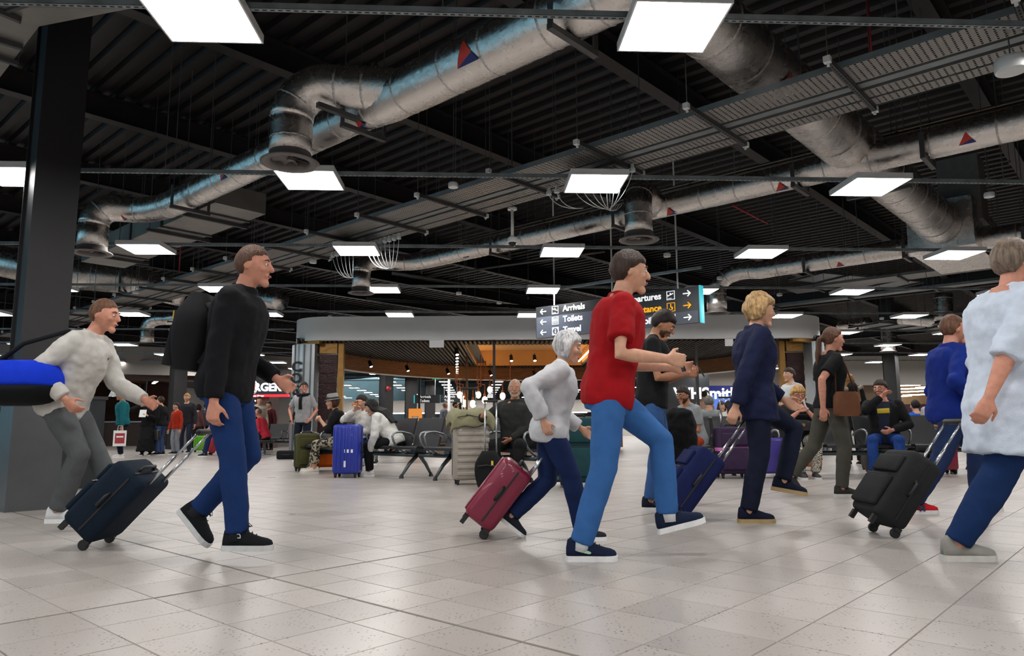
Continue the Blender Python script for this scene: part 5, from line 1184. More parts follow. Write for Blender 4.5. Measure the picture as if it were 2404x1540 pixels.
# ------------------------------------------------------------------ luggage
wheelm = mat('wheel_rubber', srgb('#19191b'), .6); chrome = mat('telescopic_tube', srgb('#b9bec2'), .25, .9); tagm = mat('paper_tag', srgb('#dfe2e2'), .7); zipm = mat('zip_dark', srgb('#141416'), .5)
def suitcase(label, pos, yaw, W, Dp, Hh, col, ribs=None, tilt=0, ext=0.0, soft=False, strap=None, tags=0, rough=.4, four=True, name='suitcase', zoff=0, lie=False):
    """local: front faces -y, pull side +y; pivots on the wheels"""
    wz = .06
    rot = (R(-tilt), 0, R(yaw)); r = thing(name, label, 'suitcase', (pos[0], pos[1], zoff), 0, rot=rot)
    if lie: r.rotation_euler = (R(90), 0, R(yaw)); r.location.z = Dp / 2 + zoff
    if tilt: r.location.z -= ((.18 if four else .14) * Dp * math.sin(R(tilt)) + .032 * math.cos(R(tilt)) - .032)
    mt = fab(col) if soft else mat('shell_' + col.lstrip('#'), srgb(col), rough, 0, .06, 12, coat=.2)
    yc = -Dp / 2 if tilt else 0
    body = rbox((W, Dp, Hh), min(.045, Dp * .2), 3, (0, yc, wz + Hh / 2)).build('shell', mt, r, auto=50)
    if ribs == 'h':
        n = 9
        for k in range(n):
            z = wz + Hh * (.10 + .8 * k / (n - 1)); 
            rbox((W * .66, .02, Hh * .055), .007, 2, (-W * .08, yc - Dp / 2 - .002, z)).build('rib', mt, body, auto=50); rbox((W * .26, .012, Hh * .062), .005, 2, (W * .36, yc - Dp / 2 - .001, z)).build('rib', mt, body, auto=50)
    if ribs == 'v':
        for x in (-.36, -.2, -.05, .05, .2, .36): rbox((W * .08, .016, Hh * .88), .006, 2, (x * W, yc - Dp / 2 - .001, wz + Hh / 2)).build('rib', mt, body, auto=50)
    if soft:
        rbox((W * .82, .045, Hh * .45), .018, 2, (0, yc - Dp / 2 - .015, wz + Hh * .32)).build('front_pocket', mt, r, auto=50); rbox((W * .82, .03, Hh * .25), .012, 2, (0, yc - Dp / 2 - .01, wz + Hh * .74)).build('front_pocket', mt, r, auto=50)
        MB().box((0, yc - Dp / 2 - .028, wz + Hh * .545), (W * .74, .012, .010)).build('zip', zipm, r)
    zb = MB(); yz = yc + Dp * .08
    rg = [[(p[0], yz + a, p[1]) for a in (-.006, .006)] for p in ()]
    MB().box((0, yz, wz + Hh + .001), (W * .86, .012, .006)).build('zip', zipm, r)
    for s in (-1, 1): MB().box((s * (W / 2 + .001), yz, wz + Hh / 2), (.006, .012, Hh * .86)).build('zip', zipm, r)
    ys = (yc - Dp * .32, yc + Dp * .32) if four else (yc + Dp * .36,)
    for y in ys:
        for s in (-1, 1):
            MB().lathe([(.028, -.012), (.032, -.008), (.032, .008), (.028, .012)], (s * W * .38, y, .032), 14, (Vector((0, 1, 0)), UP, Vector((1, 0, 0)))).build('wheel', wheelm, r, auto=40); MB().box((s * W * .38, y, .058), (.04, .04, .03)).build('wheel_fork', wheelm, r)
    if not four:
        for s in (-1, 1): MB().box((s * W * .36, yc - Dp * .35, wz / 2), (.03, .03, wz)).build('standing_foot', wheelm, r)
    yh = yc + Dp * .40
    if ext > 0:
        for s in (-1, 1): MB().tube([(s * .09, yh, wz + Hh - .03), (s * .09, yh, wz + Hh + ext * .5)], .011, 8).tube([(s * .09, yh, wz + Hh + ext * .45), (s * .09, yh, wz + Hh + ext)], .008, 8).build('telescopic_tube', chrome, r, smooth=True)
        rbox((.23, .032, .032), .012, 2, (0, yh, wz + Hh + ext)).build('pull_grip', wheelm, r, auto=50)
    MB().tube([(-.09, yc, wz + Hh - .005), (-.07, yc, wz + Hh + .03), (.07, yc, wz + Hh + .03), (.09, yc, wz + Hh - .005)], .011, 8).build('top_handle', wheelm, r, smooth=True)
    MB().tube([(W / 2 - .005, yc, wz + Hh * .42), (W / 2 + .028, yc, wz + Hh * .46), (W / 2 + .028, yc, wz + Hh * .60), (W / 2 - .005, yc, wz + Hh * .64)], .010, 8).build('side_handle', wheelm, r, smooth=True)
    if strap: rbox((W + .016, Dp + .016, .05), .004, 1, (0, yc, wz + Hh * strap[1])).build('luggage_strap', fab(strap[0]), r)
    for k in range(tags):
        MB().box((W * (.12 - .1 * k), yc - Dp / 2 - .004 - .004 * k, wz + Hh * (.46 - .26 * k)), (.16 if k == 0 else .03, .003, .05 if k == 0 else .09)).build('baggage_tag', tagm, r)
    return r
g = GP(815, 1121); suitcase('tall blue hard shell suitcase with white baggage tags', (g.x, g.y), -8, .40, .26, .72, '#1b2f9a', 'v', ext=0, tags=2)
g = GP(1103, 1138); SILV = suitcase('tall silver beige ribbed suitcase with a jacket on top', (g.x, g.y + .1), 12, .46, .32, .84, '#9b948a', 'h', ext=.34, rough=.35)
g = GP(714, 1107); suitcase('olive green soft suitcase beside the woman in the hat', (g.x, g.y + .1), 35, .38, .24, .58, '#4a4a2c', None, soft=True)
g = GP(752, 1108); suitcase('bright orange soft suitcase behind the patterned trousers', (g.x, g.y + .42), 20, .40, .24, .42, '#c85a14', None, soft=True)
g = GP(668, 1078); suitcase('black soft suitcase lying flat at the foot of the pavilion pier', (g.x, g.y + .35), 5, .45, .2, .32, '#1b1c20', None, soft=True, lie=True)
g = GP(1720, 1122); suitcase('dark purple suitcase with a bright pink strap', (g.x, g.y), 5, .46, .30, .66, '#3b2c48', None, soft=True, strap=('#d977c8', .52), ext=.42)
g = GP(1338, 1142); suitcase('dark teal suitcase standing beside the plaid bag', (g.x + .1, g.y - .1), -10, .46, .30, .78, '#1d3f44', None, soft=True)
g = GP(1918, 1106); suitcase('small orange suitcase with dark spots under the seat row', (g.x, g.y + .25), 0, .34, .2, .24, '#cf6a12', None)
for k in range(7):
    rr = [o for o in bpy.data.objects if o.name.startswith('suitcase')][-1] if False else None
OS = [o for o in COL.objects if o.get('label', '').startswith('small orange suitcase')][0]
for k, (x, z, rad) in enumerate(((-.1, .1, .025), (.02, .16, .03), (.1, .1, .022), (-.05, .22, .022), (.09, .22, .026))):
    MB().ball((x, -.102, z), (rad, .006, rad), 10, 6).build('dark_spot', zipm, OS); MB().ball((x + .01, -.106, z + .005), (rad * .35, .005, rad * .35), 8, 4).build('pale_spot', tagm, OS)
g = GP(497, 1068); suitcase('glossy crimson suitcase leaning over beside the yellow shirt', (g.x, g.y), -60, .46, .30, .55, '#a5162e', 'v', tilt=28)
g = GP(462, 1062); suitcase('lime green child sized suitcase far off by the crowd', (g.x, g.y + .2), 10, .36, .22, .46, '#5fae1c', 'v')
g = GP(1790, 1122); suitcase('violet suitcase half hidden by the woman in zigzag trousers', (g.x + .15, g.y + .1), 8, .40, .26, .50, '#3a2f86', None)
g = GP(2210, 1118); suitcase('crimson suitcase under the far seat of the right hand row', (g.x + .3, g.y + .5), 10, .42, .26, .40, '#8a1c38', None)

def backpack(label, pos, yaw, W, Dp, Hh, col, ext=0.0, z0=0.0, wheels=False, name='backpack', tilt=0):
    r = thing(name, label, 'backpack', (pos[0], pos[1], z0), 0, rot=(R(tilt), 0, R(yaw))); m = fab(col)
    n = 9; rg = []
    for k in range(n + 1):
        t = k / n; w = W / 2 * (.80 + .25 * math.sin(math.pi * min(1, t * 1.05)) - (.28 * max(0, t - .7) / .3)); d = Dp / 2 * (.85 + .3 * math.sin(math.pi * t) - .4 * max(0, t - .75) / .25)
        rg.append(sup(Vector((0, 0, .03 + t * Hh)), Vector((1, 0, 0)), Vector((0, 1, 0)), w, d, 18, 3.2))
    b = MB().rings(rg).build('bag', m, r, auto=60)
    rg = [sup(Vector((0, -Dp / 2 - .0, .05 + t * Hh * .5)), Vector((1, 0, 0)), Vector((0, 1, 0)), W * .36, .05 * (1 - .6 * t), 16, 3.5) for t in (0, .3, .7, 1)]
    MB().rings(rg).build('front_pocket', m, r, auto=60)
    MB().tube([(-W * .34, -Dp / 2 - .03, .06 + Hh * .52), (0, -Dp / 2 - .035, .065 + Hh * .54), (W * .34, -Dp / 2 - .03, .06 + Hh * .52)], .006, 6).build('zip', zipm, r)
    for s in (-1, 1):
        MB().tube(bez((s * W * .25, Dp / 2 - .03, Hh * .92), (s * W * .32, Dp / 2 + .11, Hh * .6), (s * W * .36, Dp / 2 - .01, Hh * .15), 8), [.02] * 9, 6).build('shoulder_strap', m, r, smooth=True)
    MB().tube([(-.04, Dp * .1, Hh * 1.0), (0, Dp * .1, Hh * 1.07), (.04, Dp * .1, Hh * 1.0)], .008, 6).build('grab_loop', m, r)
    MB().box((W * .2, -Dp / 2 - .02, Hh * .75), (.025, .006, .05)).build('yellow_tab', mat('tab_yellow', srgb('#d9b23c'), .6), r)
    if ext:
        for s in (-1, 1): MB().tube([(s * .07, Dp / 2, Hh * .8), (s * .07, Dp / 2, Hh + ext)], .010, 8).build('telescopic_tube', chrome, r, smooth=True)
        rbox((.18, .03, .03), .01, 2, (0, Dp / 2, Hh + ext)).build('pull_grip', wheelm, r, auto=50)
    if wheels:
        for s in (-1, 1): MB().lathe([(.035, -.012), (.035, .012)], (s * W * .35, Dp / 2 - .02, .035), 14, (Vector((0, 1, 0)), UP, Vector((1, 0, 0)))).build('wheel', wheelm, r)
    return r
g = GP(1148, 1150); backpack('black wheeled backpack with yellow tab in front of the silver suitcase', (g.x, g.y), -10, .32, .20, .42, '#141416', ext=.62, wheels=True)
backpack('grey green rucksack lying on a seat beside the purple suitcase', (3.30, 10.7), 15, .36, .26, .40, '#34362f', z0=.45)
g = GP(2052, 1112); backpack('grey rucksack on the floor between the seated mans feet', (g.x, g.y - .05), 10, .32, .22, .42, '#4f4d49')
# plaid checked bag
pm = bpy.data.materials.new('plaid_check'); pm.use_nodes = True; _nt = pm.node_tree; _b = _nt.nodes['Principled BSDF']; _tc = _nt.nodes.new('ShaderNodeTexCoord')
_b.inputs['Roughness'].default_value = .7
def _stripe(rot, sc):
    mp = _nt.nodes.new('ShaderNodeMapping'); mp.inputs['Rotation'].default_value = rot; w = _nt.nodes.new('ShaderNodeTexWave'); w.inputs['Scale'].default_value = sc
    _nt.links.new(_tc.outputs['Object'], mp.inputs[0]); _nt.links.new(mp.outputs[0], w.inputs[0]); return w
_w1, _w2 = _stripe((0, .7, 0), 4.5), _stripe((0, -.8, 0), 4.5); _a = _nt.nodes.new('ShaderNodeMath'); _a.operation = 'ADD'; _nt.links.new(_w1.outputs['Fac'], _a.inputs[0]); _nt.links.new(_w2.outputs['Fac'], _a.inputs[1])
_r = _nt.nodes.new('ShaderNodeValToRGB'); _e = _r.color_ramp.elements; _e[0].position = .3; _e[0].color = (*srgb('#2c3340'), 1); _e[1].position = .95; _e[1].color = (*srgb('#9aa6b8'), 1)
_h = _nt.nodes.new('ShaderNodeMath'); _h.operation = 'MULTIPLY'; _h.inputs[1].default_value = .5; _nt.links.new(_a.outputs[0], _h.inputs[0]); _nt.links.new(_h.outputs[0], _r.inputs[0]); _nt.links.new(_r.outputs[0], _b.inputs['Base Color'])
g = GP(1296, 1140); r = thing('plaid_bag', 'blue and grey plaid shopping trolley bag with slim silver handle', 'bag', (g.x, g.y, 0), R(10))
mb = MB().rings([sup(Vector((0, 0, z)), Vector((1, 0, 0)), Vector((0, 1, 0)), w, d, 16, 3.4) for z, w, d in ((.05, .15, .11), (.1, .17, .13), (.3, .18, .14), (.46, .165, .13), (.54, .13, .09), (.56, .08, .05))]); mb.build('bag', pm, r, auto=60)
for s in (-1, 1): MB().lathe([(.045, -.012), (.045, .012)], (s * .15, .1, .045), 14, (Vector((0, 1, 0)), UP, Vector((1, 0, 0)))).build('wheel', wheelm, r)
MB().tube([(.02, .13, .05), (.02, .13, .6), (.06, .16, .98)], .011, 8).build('handle_tube', chrome, r, smooth=True); MB().tube([(-.05, .16, .98), (.16, .16, .98)], .016, 8).build('grip', wheelm, r, smooth=True)
# jacket thrown over the silver case
bpy.context.view_layer.update()
sp = SILV.location; J = thing('draped_jacket', 'pale olive jacket thrown over the silver suitcase', 'jacket', (sp.x, sp.y, .905), R(12))
gr = []; nx, ny = 18, 14; rnd = random.Random(4); mb = MB()
def jz(x, y):
    ex = max(0, abs(x) - .22); ey = max(0, abs(y) - .15); return -(ex * 1.1 + ey * 1.3) + .018 * math.sin(x * 23 + y * 9) + .014 * math.sin(y * 31 - x * 12) + .025
V_ = [[Vector((min(max(x, -.265), .265) + .015 * math.sin(y * 25), min(max(y, -.20), .20) + .012 * math.sin(x * 30), jz(x, y))) for y in [-.30 + .5 * j / ny for j in range(ny + 1)]] for x in [-.36 + .66 * i / nx for i in range(nx + 1)]]
vs = [p for row in V_ for p in row] + [p + Vector((0, 0, .02)) * 1 + Vector((p.x * .06, p.y * .08, 0)) for row in V_ for p in row]; N = (nx + 1) * (ny + 1); fs = []
for i in range(nx):
    for j in range(ny):
        a = i * (ny + 1) + j; b = a + ny + 1; fs += [(a, a + 1, b + 1, b), (a + N, b + N, b + 1 + N, a + 1 + N)]
for i in range(nx):
    a = i * (ny + 1); b = a + ny + 1; fs.append((a, b, b + N, a + N)); a += ny; b += ny; fs.append((a, a + N, b + N, b))
for j in range(ny):
    a = j; fs.append((a, a + N, a + 1 + N, a + 1)); a = nx * (ny + 1) + j; fs.append((a, a + 1, a + 1 + N, a + N))
mb.add(vs, fs); mb.build('jacket_cloth', fab('#8f8d70'), J, smooth=True)
MB().tube([(-.2, -.225, -.05), (-.05, -.23, -.02), (.12, -.225, -.06)], .006, 6).build('piping', fab('#4c4a38'), J, smooth=True); MB().lathe([(.012, 0), (.012, .004)], (-.08, -.232, -.02), 10, (Vector((1, 0, 0)), UP, Vector((0, -1, 0)))).build('button', zipm, J)

# litter bin cabinet behind the column foot
g = GP(122, 1150); cladb = mat('bin_steel', srgb('#3c3f42'), .3, .6, .12, 3); r = thing('steel_bin', 'brushed steel litter bin cabinet beside the black column', 'bin', (g.x, g.y + .35, 0), R(-42))
MB().box((0, 0, .55), (.62, .5, 1.1)).build('cabinet', cladb, r); MB().box((-.155, -.252, .56), (.29, .012, .96)).build('door', cladb, r); MB().box((.155, -.252, .56), (.29, .012, .96)).build('door', cladb, r); MB().box((0, 0, 1.12), (.66, .54, .04)).build('lid', colm, r)
MB().box((-.02, -.262, .6), (.012, .012, .2)).build('handle', chrome, r)

# ------------------------------------------------------------------ walkers
def B(px, d): return (DP(px, 1000, d).x, d)
def LC(base, yaw, px, py, d):
    w = DP(px, py, d) - Vector((base[0], base[1], 0)); a = R(-yaw); return (w.x * math.cos(a) - w.y * math.sin(a), w.x * math.sin(a) + w.y * math.cos(a), w.z)
def carry(info, v, rz=0): p = to_world(info, v); return p, info['root'].rotation_euler.z + rz
def phone(label, p, yaw, tiltx, col='#c9cbcd'):
    r = thing('phone', label, 'phone', p, 0, rot=(R(tiltx), 0, R(yaw))); rbox((.07, .009, .14), .004, 2).build('case', plas(col), r, auto=50); MB().box((0, .0052, 0), (.062, .001, .124)).build('screen', mat('phone_screen', srgb('#20242c'), .1), r); MB().box((-.02, -.0052, .05), (.016, .002, .03)).build('lens', zipm, r)
fabA = fab
# man in black jacket
b = B(553, 4.28); D_ = 4.28
w2 = person('walking man in a black jacket and blue jeans with black lace trainers', b, 0, 1.80, pelvis=LC(b, 0, 530, 893, D_), lean=8, head=(0, -4), ar=LC(b, 0, 558, 1258, D_ - .12), al=(-.24, .10, .24), pl=48, hr=LC(b, 0, 500, 955, D_ - .25), hl=LC(b, 0, 648, 888, D_ + .22), er=(-1, -.4, .1), el=(-.6, .5, -1),
            top='#101116', hem=-.22, loose=1.35, collar=True, bottom='#143062', shoe='#14171b', sole='#cfd3d6', hair='crop', hairc='5b3f30', skin='rosy', vox=.008, laces=True, curl_r=1.5, curl_l=.5, sock='#23272e')
p, a = carry(w2, (-.275, 0, 1.03)); backpack('black backpack on the back of the man in the black jacket', (p.x, p.y), -90, .32, .20, .46, '#15161a', z0=p.z, tilt=-5)
g = GP(228, 1283); suitcase('dark navy cabin case towed by the man in the black jacket', (g.x, g.y), -90, .38, .25, .48, '#0f1d2c', None, tilt=43, ext=.42, soft=True, four=False)
for A, K, fd, fs, fu in w2['feet'][1:]:
    o = link('lettering', text_mesh('DC', .04, tagm, .001), w2['root']); o.matrix_local = Matrix((( fu.x, fd.x, -fs.x, 0), (fu.y, fd.y, -fs.y, 0), (fu.z, fd.z, -fs.z, 0), (0, 0, 0, 1))); o.location = A + Vector((.005, 0, -.015)) - fs * .042; o.rotation_euler.rotate_axis('Z', 0)
# man in red
b = B(1405, 4.2); D_ = 4.2
w3 = person('walking man in a red shirt and light blue jeans with navy trainers', b, 0, 1.80, pelvis=LC(b, 0, 1425, 895, D_), lean=9, head=(0, -6), ar=LC(b, 0, 1362, 1266, D_ - .10), al=LC(b, 0, 1568, 1212, D_ + .1), pl=-14, hr=LC(b, 0, 1562, 842, D_ - .2), hl=LC(b, 0, 1570, 862, D_ + .16), er=(-.5, -.5, -1), el=(-.5, .5, -1),
            top='#9c0f18', sleeve='short', hem=-.20, loose=1.4, collar=True, bottom='#34639f', shoe='#131f38', sole='#e6e8ea', sock='#dfe3e6', hair='short', hairc='3a2a22', vox=.008, laces=True, curl=1.0)
A, K, fd, fs, fu = w3['feet'][1]
MB().prism([A + fd * x + fu * z - fs * .047 for x, z in ((.02, -.035), (.045, -.04), (.055, -.034), (.05, -.028), (.035, -.022), (.025, -.026), (.012, -.030))], (0, 0, 0), -fs * .003).build('crocodile_emblem', mat('emblem_green', srgb('#9fc9ad'), .6), w3['root'])
phone('dark phone held out in front by the man in red', to_world(w3, Vector(LC(b, 0, 1596, 846, D_))), -90, 20, '#1b1c20')
# small person in white with magenta case
b = B(1290, 4.9); D_ = 4.9
w4 = person('short walker in a white hooded top and dark blue trousers', b, 0, 1.42, lean=10, head=(0, -12), ar=(.20, -.07, .066), al=(-.26, .07, .14), pl=38, hr=LC(b, 0, 1274, 985, D_ - .2), hl=(.22, .2, .72), er=(-1, -.3, 0), top='#c6c9ce', hem=-.25, loose=1.9, bottom='#14264f', shoe='#20242e', hair='bob', hairc='d2d4d6', fem=True, vox=.009, curl_r=1.4)
g = GP(1140, 1259); suitcase('magenta cabin case towed by the short walker in white', (g.x, g.y), -90, .36, .23, .46, '#7a1436', 'v', tilt=38, ext=.34, four=False)
# standing man looking at phone
b = B(1530, 6.6)
w5 = person('standing man in black looking down at his phone', b, -14, 1.84, lean=4, head=(-4, -34), hl=(.33, .07, 1.20), hr=(.31, -.10, 1.18), el=(-.4, .6, -1), er=(-.4, -.6, -1), top='#17181b', sleeve='short', bottom='#36598c', shoe='#141c2a', hair='short', hairc='1c1513', beard='4a372e', skin='tan', vox=.009, curl=1.1, ar=(-.02, -.13, .083), al=(.05, .12, .083))
phone('phone in the hands of the standing man in black', to_world(w5, (.44, -.01, 1.22)), -104, 30, '#1d1e22')
b2 = DP(1600, 1020, 7.0); r = thing('coat_on_case', 'black coat hung over an upright case beside the standing man', 'coat', (b2.x, 7.05, 0), R(-15))
o = link('coat_cloth', remesh(MB().rings([sup(Vector((0, 0, z)), Vector((1, 0, 0)), Vector((0, 1, 0)), w, d, 16, 2.8) for z, w, d in ((.28, .13, .10), (.5, .16, .13), (.75, .15, .13), (.86, .12, .10), (.90, .06, .05))]), .015, 3, .05), r); o.data.materials.append(fab('#131417'))
MB().box((0, 0, .16), (.2, .14, .3)).build('case_foot', wheelm, r)
# blond in navy
b = B(1772, 5.75); D_ = 5.75
w6 = person('walking person with blond hair in a long navy jacket', b, 0, 1.80, lean=3, head=(0, -8), ar=LC(b, 0, 1756, 1192, D_ - .1), al=LC(b, 0, 1838, 1130, D_ + .1), pl=10, hr=LC(b, 0, 1716, 985, D_ - .22), hl=LC(b, 0, 1836, 935, D_ + .22), er=(-1, -.4, 0), top='#161d3b', hem=-.34, loose=1.8, collar=True, bottom='#131a2e', shoe='#11182e', sole='#b29a70', hair='curly', hairc='b99668', fem=True, vox=.009, curl_r=1.5)
g = GP(1592, 1222); suitcase('navy cabin case towed by the blond walker', (g.x, g.y), -90, .38, .24, .52, '#141d4a', None, tilt=38, ext=.42, soft=True, four=False)
# black top, grey trousers
b = B(1950, 7.75); D_ = 7.75
w7 = person('walking woman in a black short sleeved top and grey trousers', b, 0, 1.80, lean=3, head=(0, -5), ar=LC(b, 0, 1976, 1143, D_ - .1), al=(-.42, .08, .20), pl=40, hr=(-.16, -.22, .92), hl=(.24, .20, .98), fem=True, top='#0f0f11', sleeve='short', hem=-.10, bottom='#47463f', shoe='#33332d', sole='#d9d9d4', hair='tied', hairc='5a3a2a', skin='rosy', vox=.009)
p = to_world(w7, (.06, -.27, .82)); r = thing('shoulder_bag', 'tan brown shoulder bag at the side of the woman in black top', 'bag', p)
MB().rings([sup(Vector((0, 0, z)), Vector((1, 0, 0)), Vector((0, 1, 0)), w, .05, 14, 3) for z, w in ((0, .11), (.03, .14), (.2, .13), (.25, .10))]).build('pouch', fab('#6b4632'), r, auto=60); MB().tube([(-.1, 0, .23), (-.06, .08, .5), (0, .10, .66), (.06, .08, .5), (.1, 0, .23)], .008, 6).build('strap', fab('#4a3022'), r, smooth=True)
# blue jacket, red shoes
b = B(2236, 6.25); D_ = 6.25
w8 = person('walking man in a royal blue jacket with red trainers', b, 0, 1.80, pelvis=(-.02, 0, .905), lean=5, head=(0, -3), ar=LC(b, 0, 2144, 1175, D_ - .08), al=LC(b, 0, 2296, 1172, D_ + .1), hr=(.10, -.25, .93), hl=(.28, .2, 1.02), top='#10297c', hem=-.22, loose=1.6, collar=True, bottom='#1d2d52', shoe='#b31a24', sole='#dcdcdc', hair='crop', hairc='6b4a38', skin='rosy', vox=.009, laces=True)
for A, K, fd, fs, fu in w8['feet']:
    o = link('lettering', text_mesh('N', .06, mat('emblem_navy', srgb('#1c2440'), .6), .002, 'CENTER', .004), w8['root']); o.rotation_euler = (math.pi / 2, 0, 0); o.location = A + fd * .045 - fu * .055 - fs * .047
# white shirt at the right edge
b = B(2392, 4.0); D_ = 4.0
w9 = person('large walking man in a loose white shirt and dark blue jeans', b, 0, 1.86, pelvis=(-.02, 0, .96), lean=4, head=(0, 0), ar=LC(b, 0, 2244, 1268, D_ + .05), al=(.34, .1, .09), hr=LC(b, 0, 2290, 1000, D_ - .25), hl=(.3, .25, 1.0), er=(-1, -.4, 0), build=1.14, top='#c6d2e2', hem=-.62, loose=2.2, sleeve='elbow', bottom='#112c58', shoe='#8e8e88', sole='#c9c9c4', hair='short', hairc='7a6a5c', skin='rosy', vox=.009, curl_r=1.5)
g = GP(2078, 1256); suitcase('charcoal soft case towed by the man in the white shirt', (g.x, g.y), -90, .38, .23, .50, '#26282a', None, tilt=36, ext=.36, soft=True, four=False)
# white jacket at the left with the sports bag
b = B(160, 5.45); D_ = 5.45
w1 = person('walking man in an off white jacket leaning forward, white shoes', b, 0, 1.80, pelvis=(-.06, 0, .93), lean=21, head=(0, -8), ar=LC(b, 0, 136, 1200, D_ - .08), al=(.38, .09, .10), pl=-10, hr=LC(b, 0, 150, 935, D_ - .25), hl=(.45, .2, .95), er=(-1, -.3, .1), top='#c4c2bd', hem=-.22, loose=1.9, collar=True, bottom='#54575a', shoe='#d4d8db', sole='#e4e8ea', hair='crop', hairc='6b4a36', skin='rosy', vox=.009, curl_r=1.4)
p = DP(45, 905, 5.2); r = thing('sports_bag', 'bright blue and black sports bag slung behind the man in off white', 'bag', p)
def duf(z0, z1): return None
rg = []
for k in range(13):
    t = -1 + 2 * k / 12; q = (1 - abs(t) ** 4) ** .5 if abs(t) < 1 else .15; q = max(q, .25); rg.append(sup(Vector((t * .30, 0, .02)), Vector((0, 1, 0)), UP, .16 * q, .165 * q, 20, 2.6))
top_, low_ = MB().rings([[Vector((v.x, v.y, max(v.z, -.01))) for v in ring] for ring in rg]), MB().rings([[Vector((v.x, v.y * 1.01, min(v.z, -.005) - .0)) for v in ring] for ring in rg])
top_.build('blue_upper', fab('#0b34c8'), r, smooth=True); low_.build('black_base', fab('#0d1014'), r, smooth=True)
MB().tube([(-.12, -.05, .17), (.02, -.02, .30), to_world(w1, w1['arms'][-1][0]) - p + Vector((-.03, -.03, .07)), to_world(w1, w1['tz'](.6)) - p + Vector((.16, .05, .02))], .018, 8).build('shoulder_strap', fab('#16181c'), r, smooth=True); MB().box((0, -.02, .185), (.5, .012, .008)).build('zip', zipm, r)

# ------------------------------------------------------------------ seated travellers
def pattern(name, c1, c2, sc, dist, kind='NOISE'):
    m = bpy.data.materials.new(name); m.use_nodes = True; nt = m.node_tree; bb = nt.nodes['Principled BSDF']; tc = nt.nodes.new('ShaderNodeTexCoord'); bb.inputs['Roughness'].default_value = .85
    if kind == 'WAVE': n = nt.nodes.new('ShaderNodeTexWave'); n.inputs['Scale'].default_value = sc; n.inputs['Distortion'].default_value = dist; n.inputs['Detail'].default_value = 1; n.inputs['Detail Scale'].default_value = 3; n.bands_direction = 'DIAGONAL'
    else: n = nt.nodes.new('ShaderNodeTexNoise'); n.inputs['Scale'].default_value = sc; n.inputs['Detail'].default_value = 1
    r_ = nt.nodes.new('ShaderNodeValToRGB'); e = r_.color_ramp.elements; e[0].position = .48; e[0].color = (*srgb(c1), 1); e[1].position = .53; e[1].color = (*srgb(c2), 1)
    nt.links.new(tc.outputs['Object'], n.inputs['Vector']); nt.links.new(n.outputs['Fac'], r_.inputs[0]); nt.links.new(r_.outputs[0], bb.inputs['Base Color']); return m
leo = pattern('mottled_print', '#1b1a18', '#a39a84', 26, 0); zig = pattern('zigzag_print', '#171717', '#c9c4b6', 22, 6, 'WAVE')
SZ = .535
b = (-2.84, 12.18)
s1 = person('seated woman in a grey brimmed hat, black shawl and mottled trousers', b, -168, 1.66, pelvis=(0, 0, SZ), lean=10, head=(8, -8), hl=(.33, .04, .86), hr=(.33, -.05, .84), el=(-.3, .7, -1), er=(-.3, -.7, -1), al=(.40, .10, .075), ar=(.46, -.06, .075), fem=True, top='#131315', sleeve='elbow', hem=-.2, loose=1.9, bottom_mat=leo, leg='crop', shoe='#cfc9bf', sole='#d8d4cc', hair='bob', hairc='4a2c20', vox=.010, curl=1.2)
HP = s1['HP']; hx = (s1['hf'], s1['hl'], s1['hu'])
ho = MB().lathe([(.135, .030), (.140, .034), (.100, .045), (.098, .055), (.092, .125), (.075, .140), (.02, .136)], HP((-.006, 0, .0)), 24, hx).build('hat', fab('#8d8f8f'), s1['root'], smooth=True)
MB().lathe([(.100, .048), (.1005, .075)], HP((-.006, 0, 0)), 24, hx, cap=False).build('hat_band', fab('#3a3a3c'), ho)
b = (-2.30, 11.72)
s2 = person('seated young woman in glasses holding food to her mouth', b, -128, 1.62, pelvis=(0, 0, SZ), lean=8, head=(-14, -16), hr=(.27, -.02, 1.00), hl=(.30, .10, .66), er=(.0, -.9, -.6), al=(.42, .10, .075), ar=(.30, -.1, .075), fem=True, top='#cdcbc6', loose=1.5, bottom='#182a66', shoe='#cfd1d2', hair='tied', hairc='241a16', glasses=True, vox=.010, curl=1.2)
p = to_world(s2, (.30, .02, 1.09)); r = thing('snack', 'small orange snack held by the young woman in glasses', 'food', p); MB().ball((0, 0, 0), (.05, .03, .025), 12, 8).build('pastry', fab('#c4602a'), r, smooth=True); MB().ball((0, 0, -.012), (.04, .032, .015), 10, 6).build('wrapper', tagm, r)
b = (-1.80, 11.30)
s3 = person('seated woman with long black hair bending forward in a white jacket', b, 172, 1.66, pelvis=(0, 0, SZ), lean=34, head=(6, -28), hl=(.36, .14, .38), hr=(.38, .0, .36), el=(-.4, .6, -.2), er=(-.4, -.6, -.2), al=(.36, .10, .075), ar=(.44, .02, .25), pr=8, fem=True, top='#d3d3cf', loose=1.7, hem=-.18, bottom='#0f1013', shoe='#e2e3e3', sole='#f0f0f0', hair='long', hairc='120e0e', vox=.010)
b = (.04, 9.62)
s4 = person('seated old man with white beard in a charcoal shirt', b, -106, 1.78, pelvis=(0, 0, SZ), lean=1, head=(12, 2), hr=LC(b, -106, 1132, 978, 9.35), hl=LC(b, -106, 1200, 1030, 9.35), er=(.0, -.8, -.7), el=(-.2, .9, -.4), al=(.42, .14, .08), ar=(.42, -.14, .08), top='#2a2c2b', loose=1.5, collar=True, bottom='#17181a', shoe='#1b1b1d', hair='receding', hairc='b4b0aa', beard='c2beb8', skin='tan', vox=.009, curl=.5, build=1.06)
b = (2.68, 10.72)
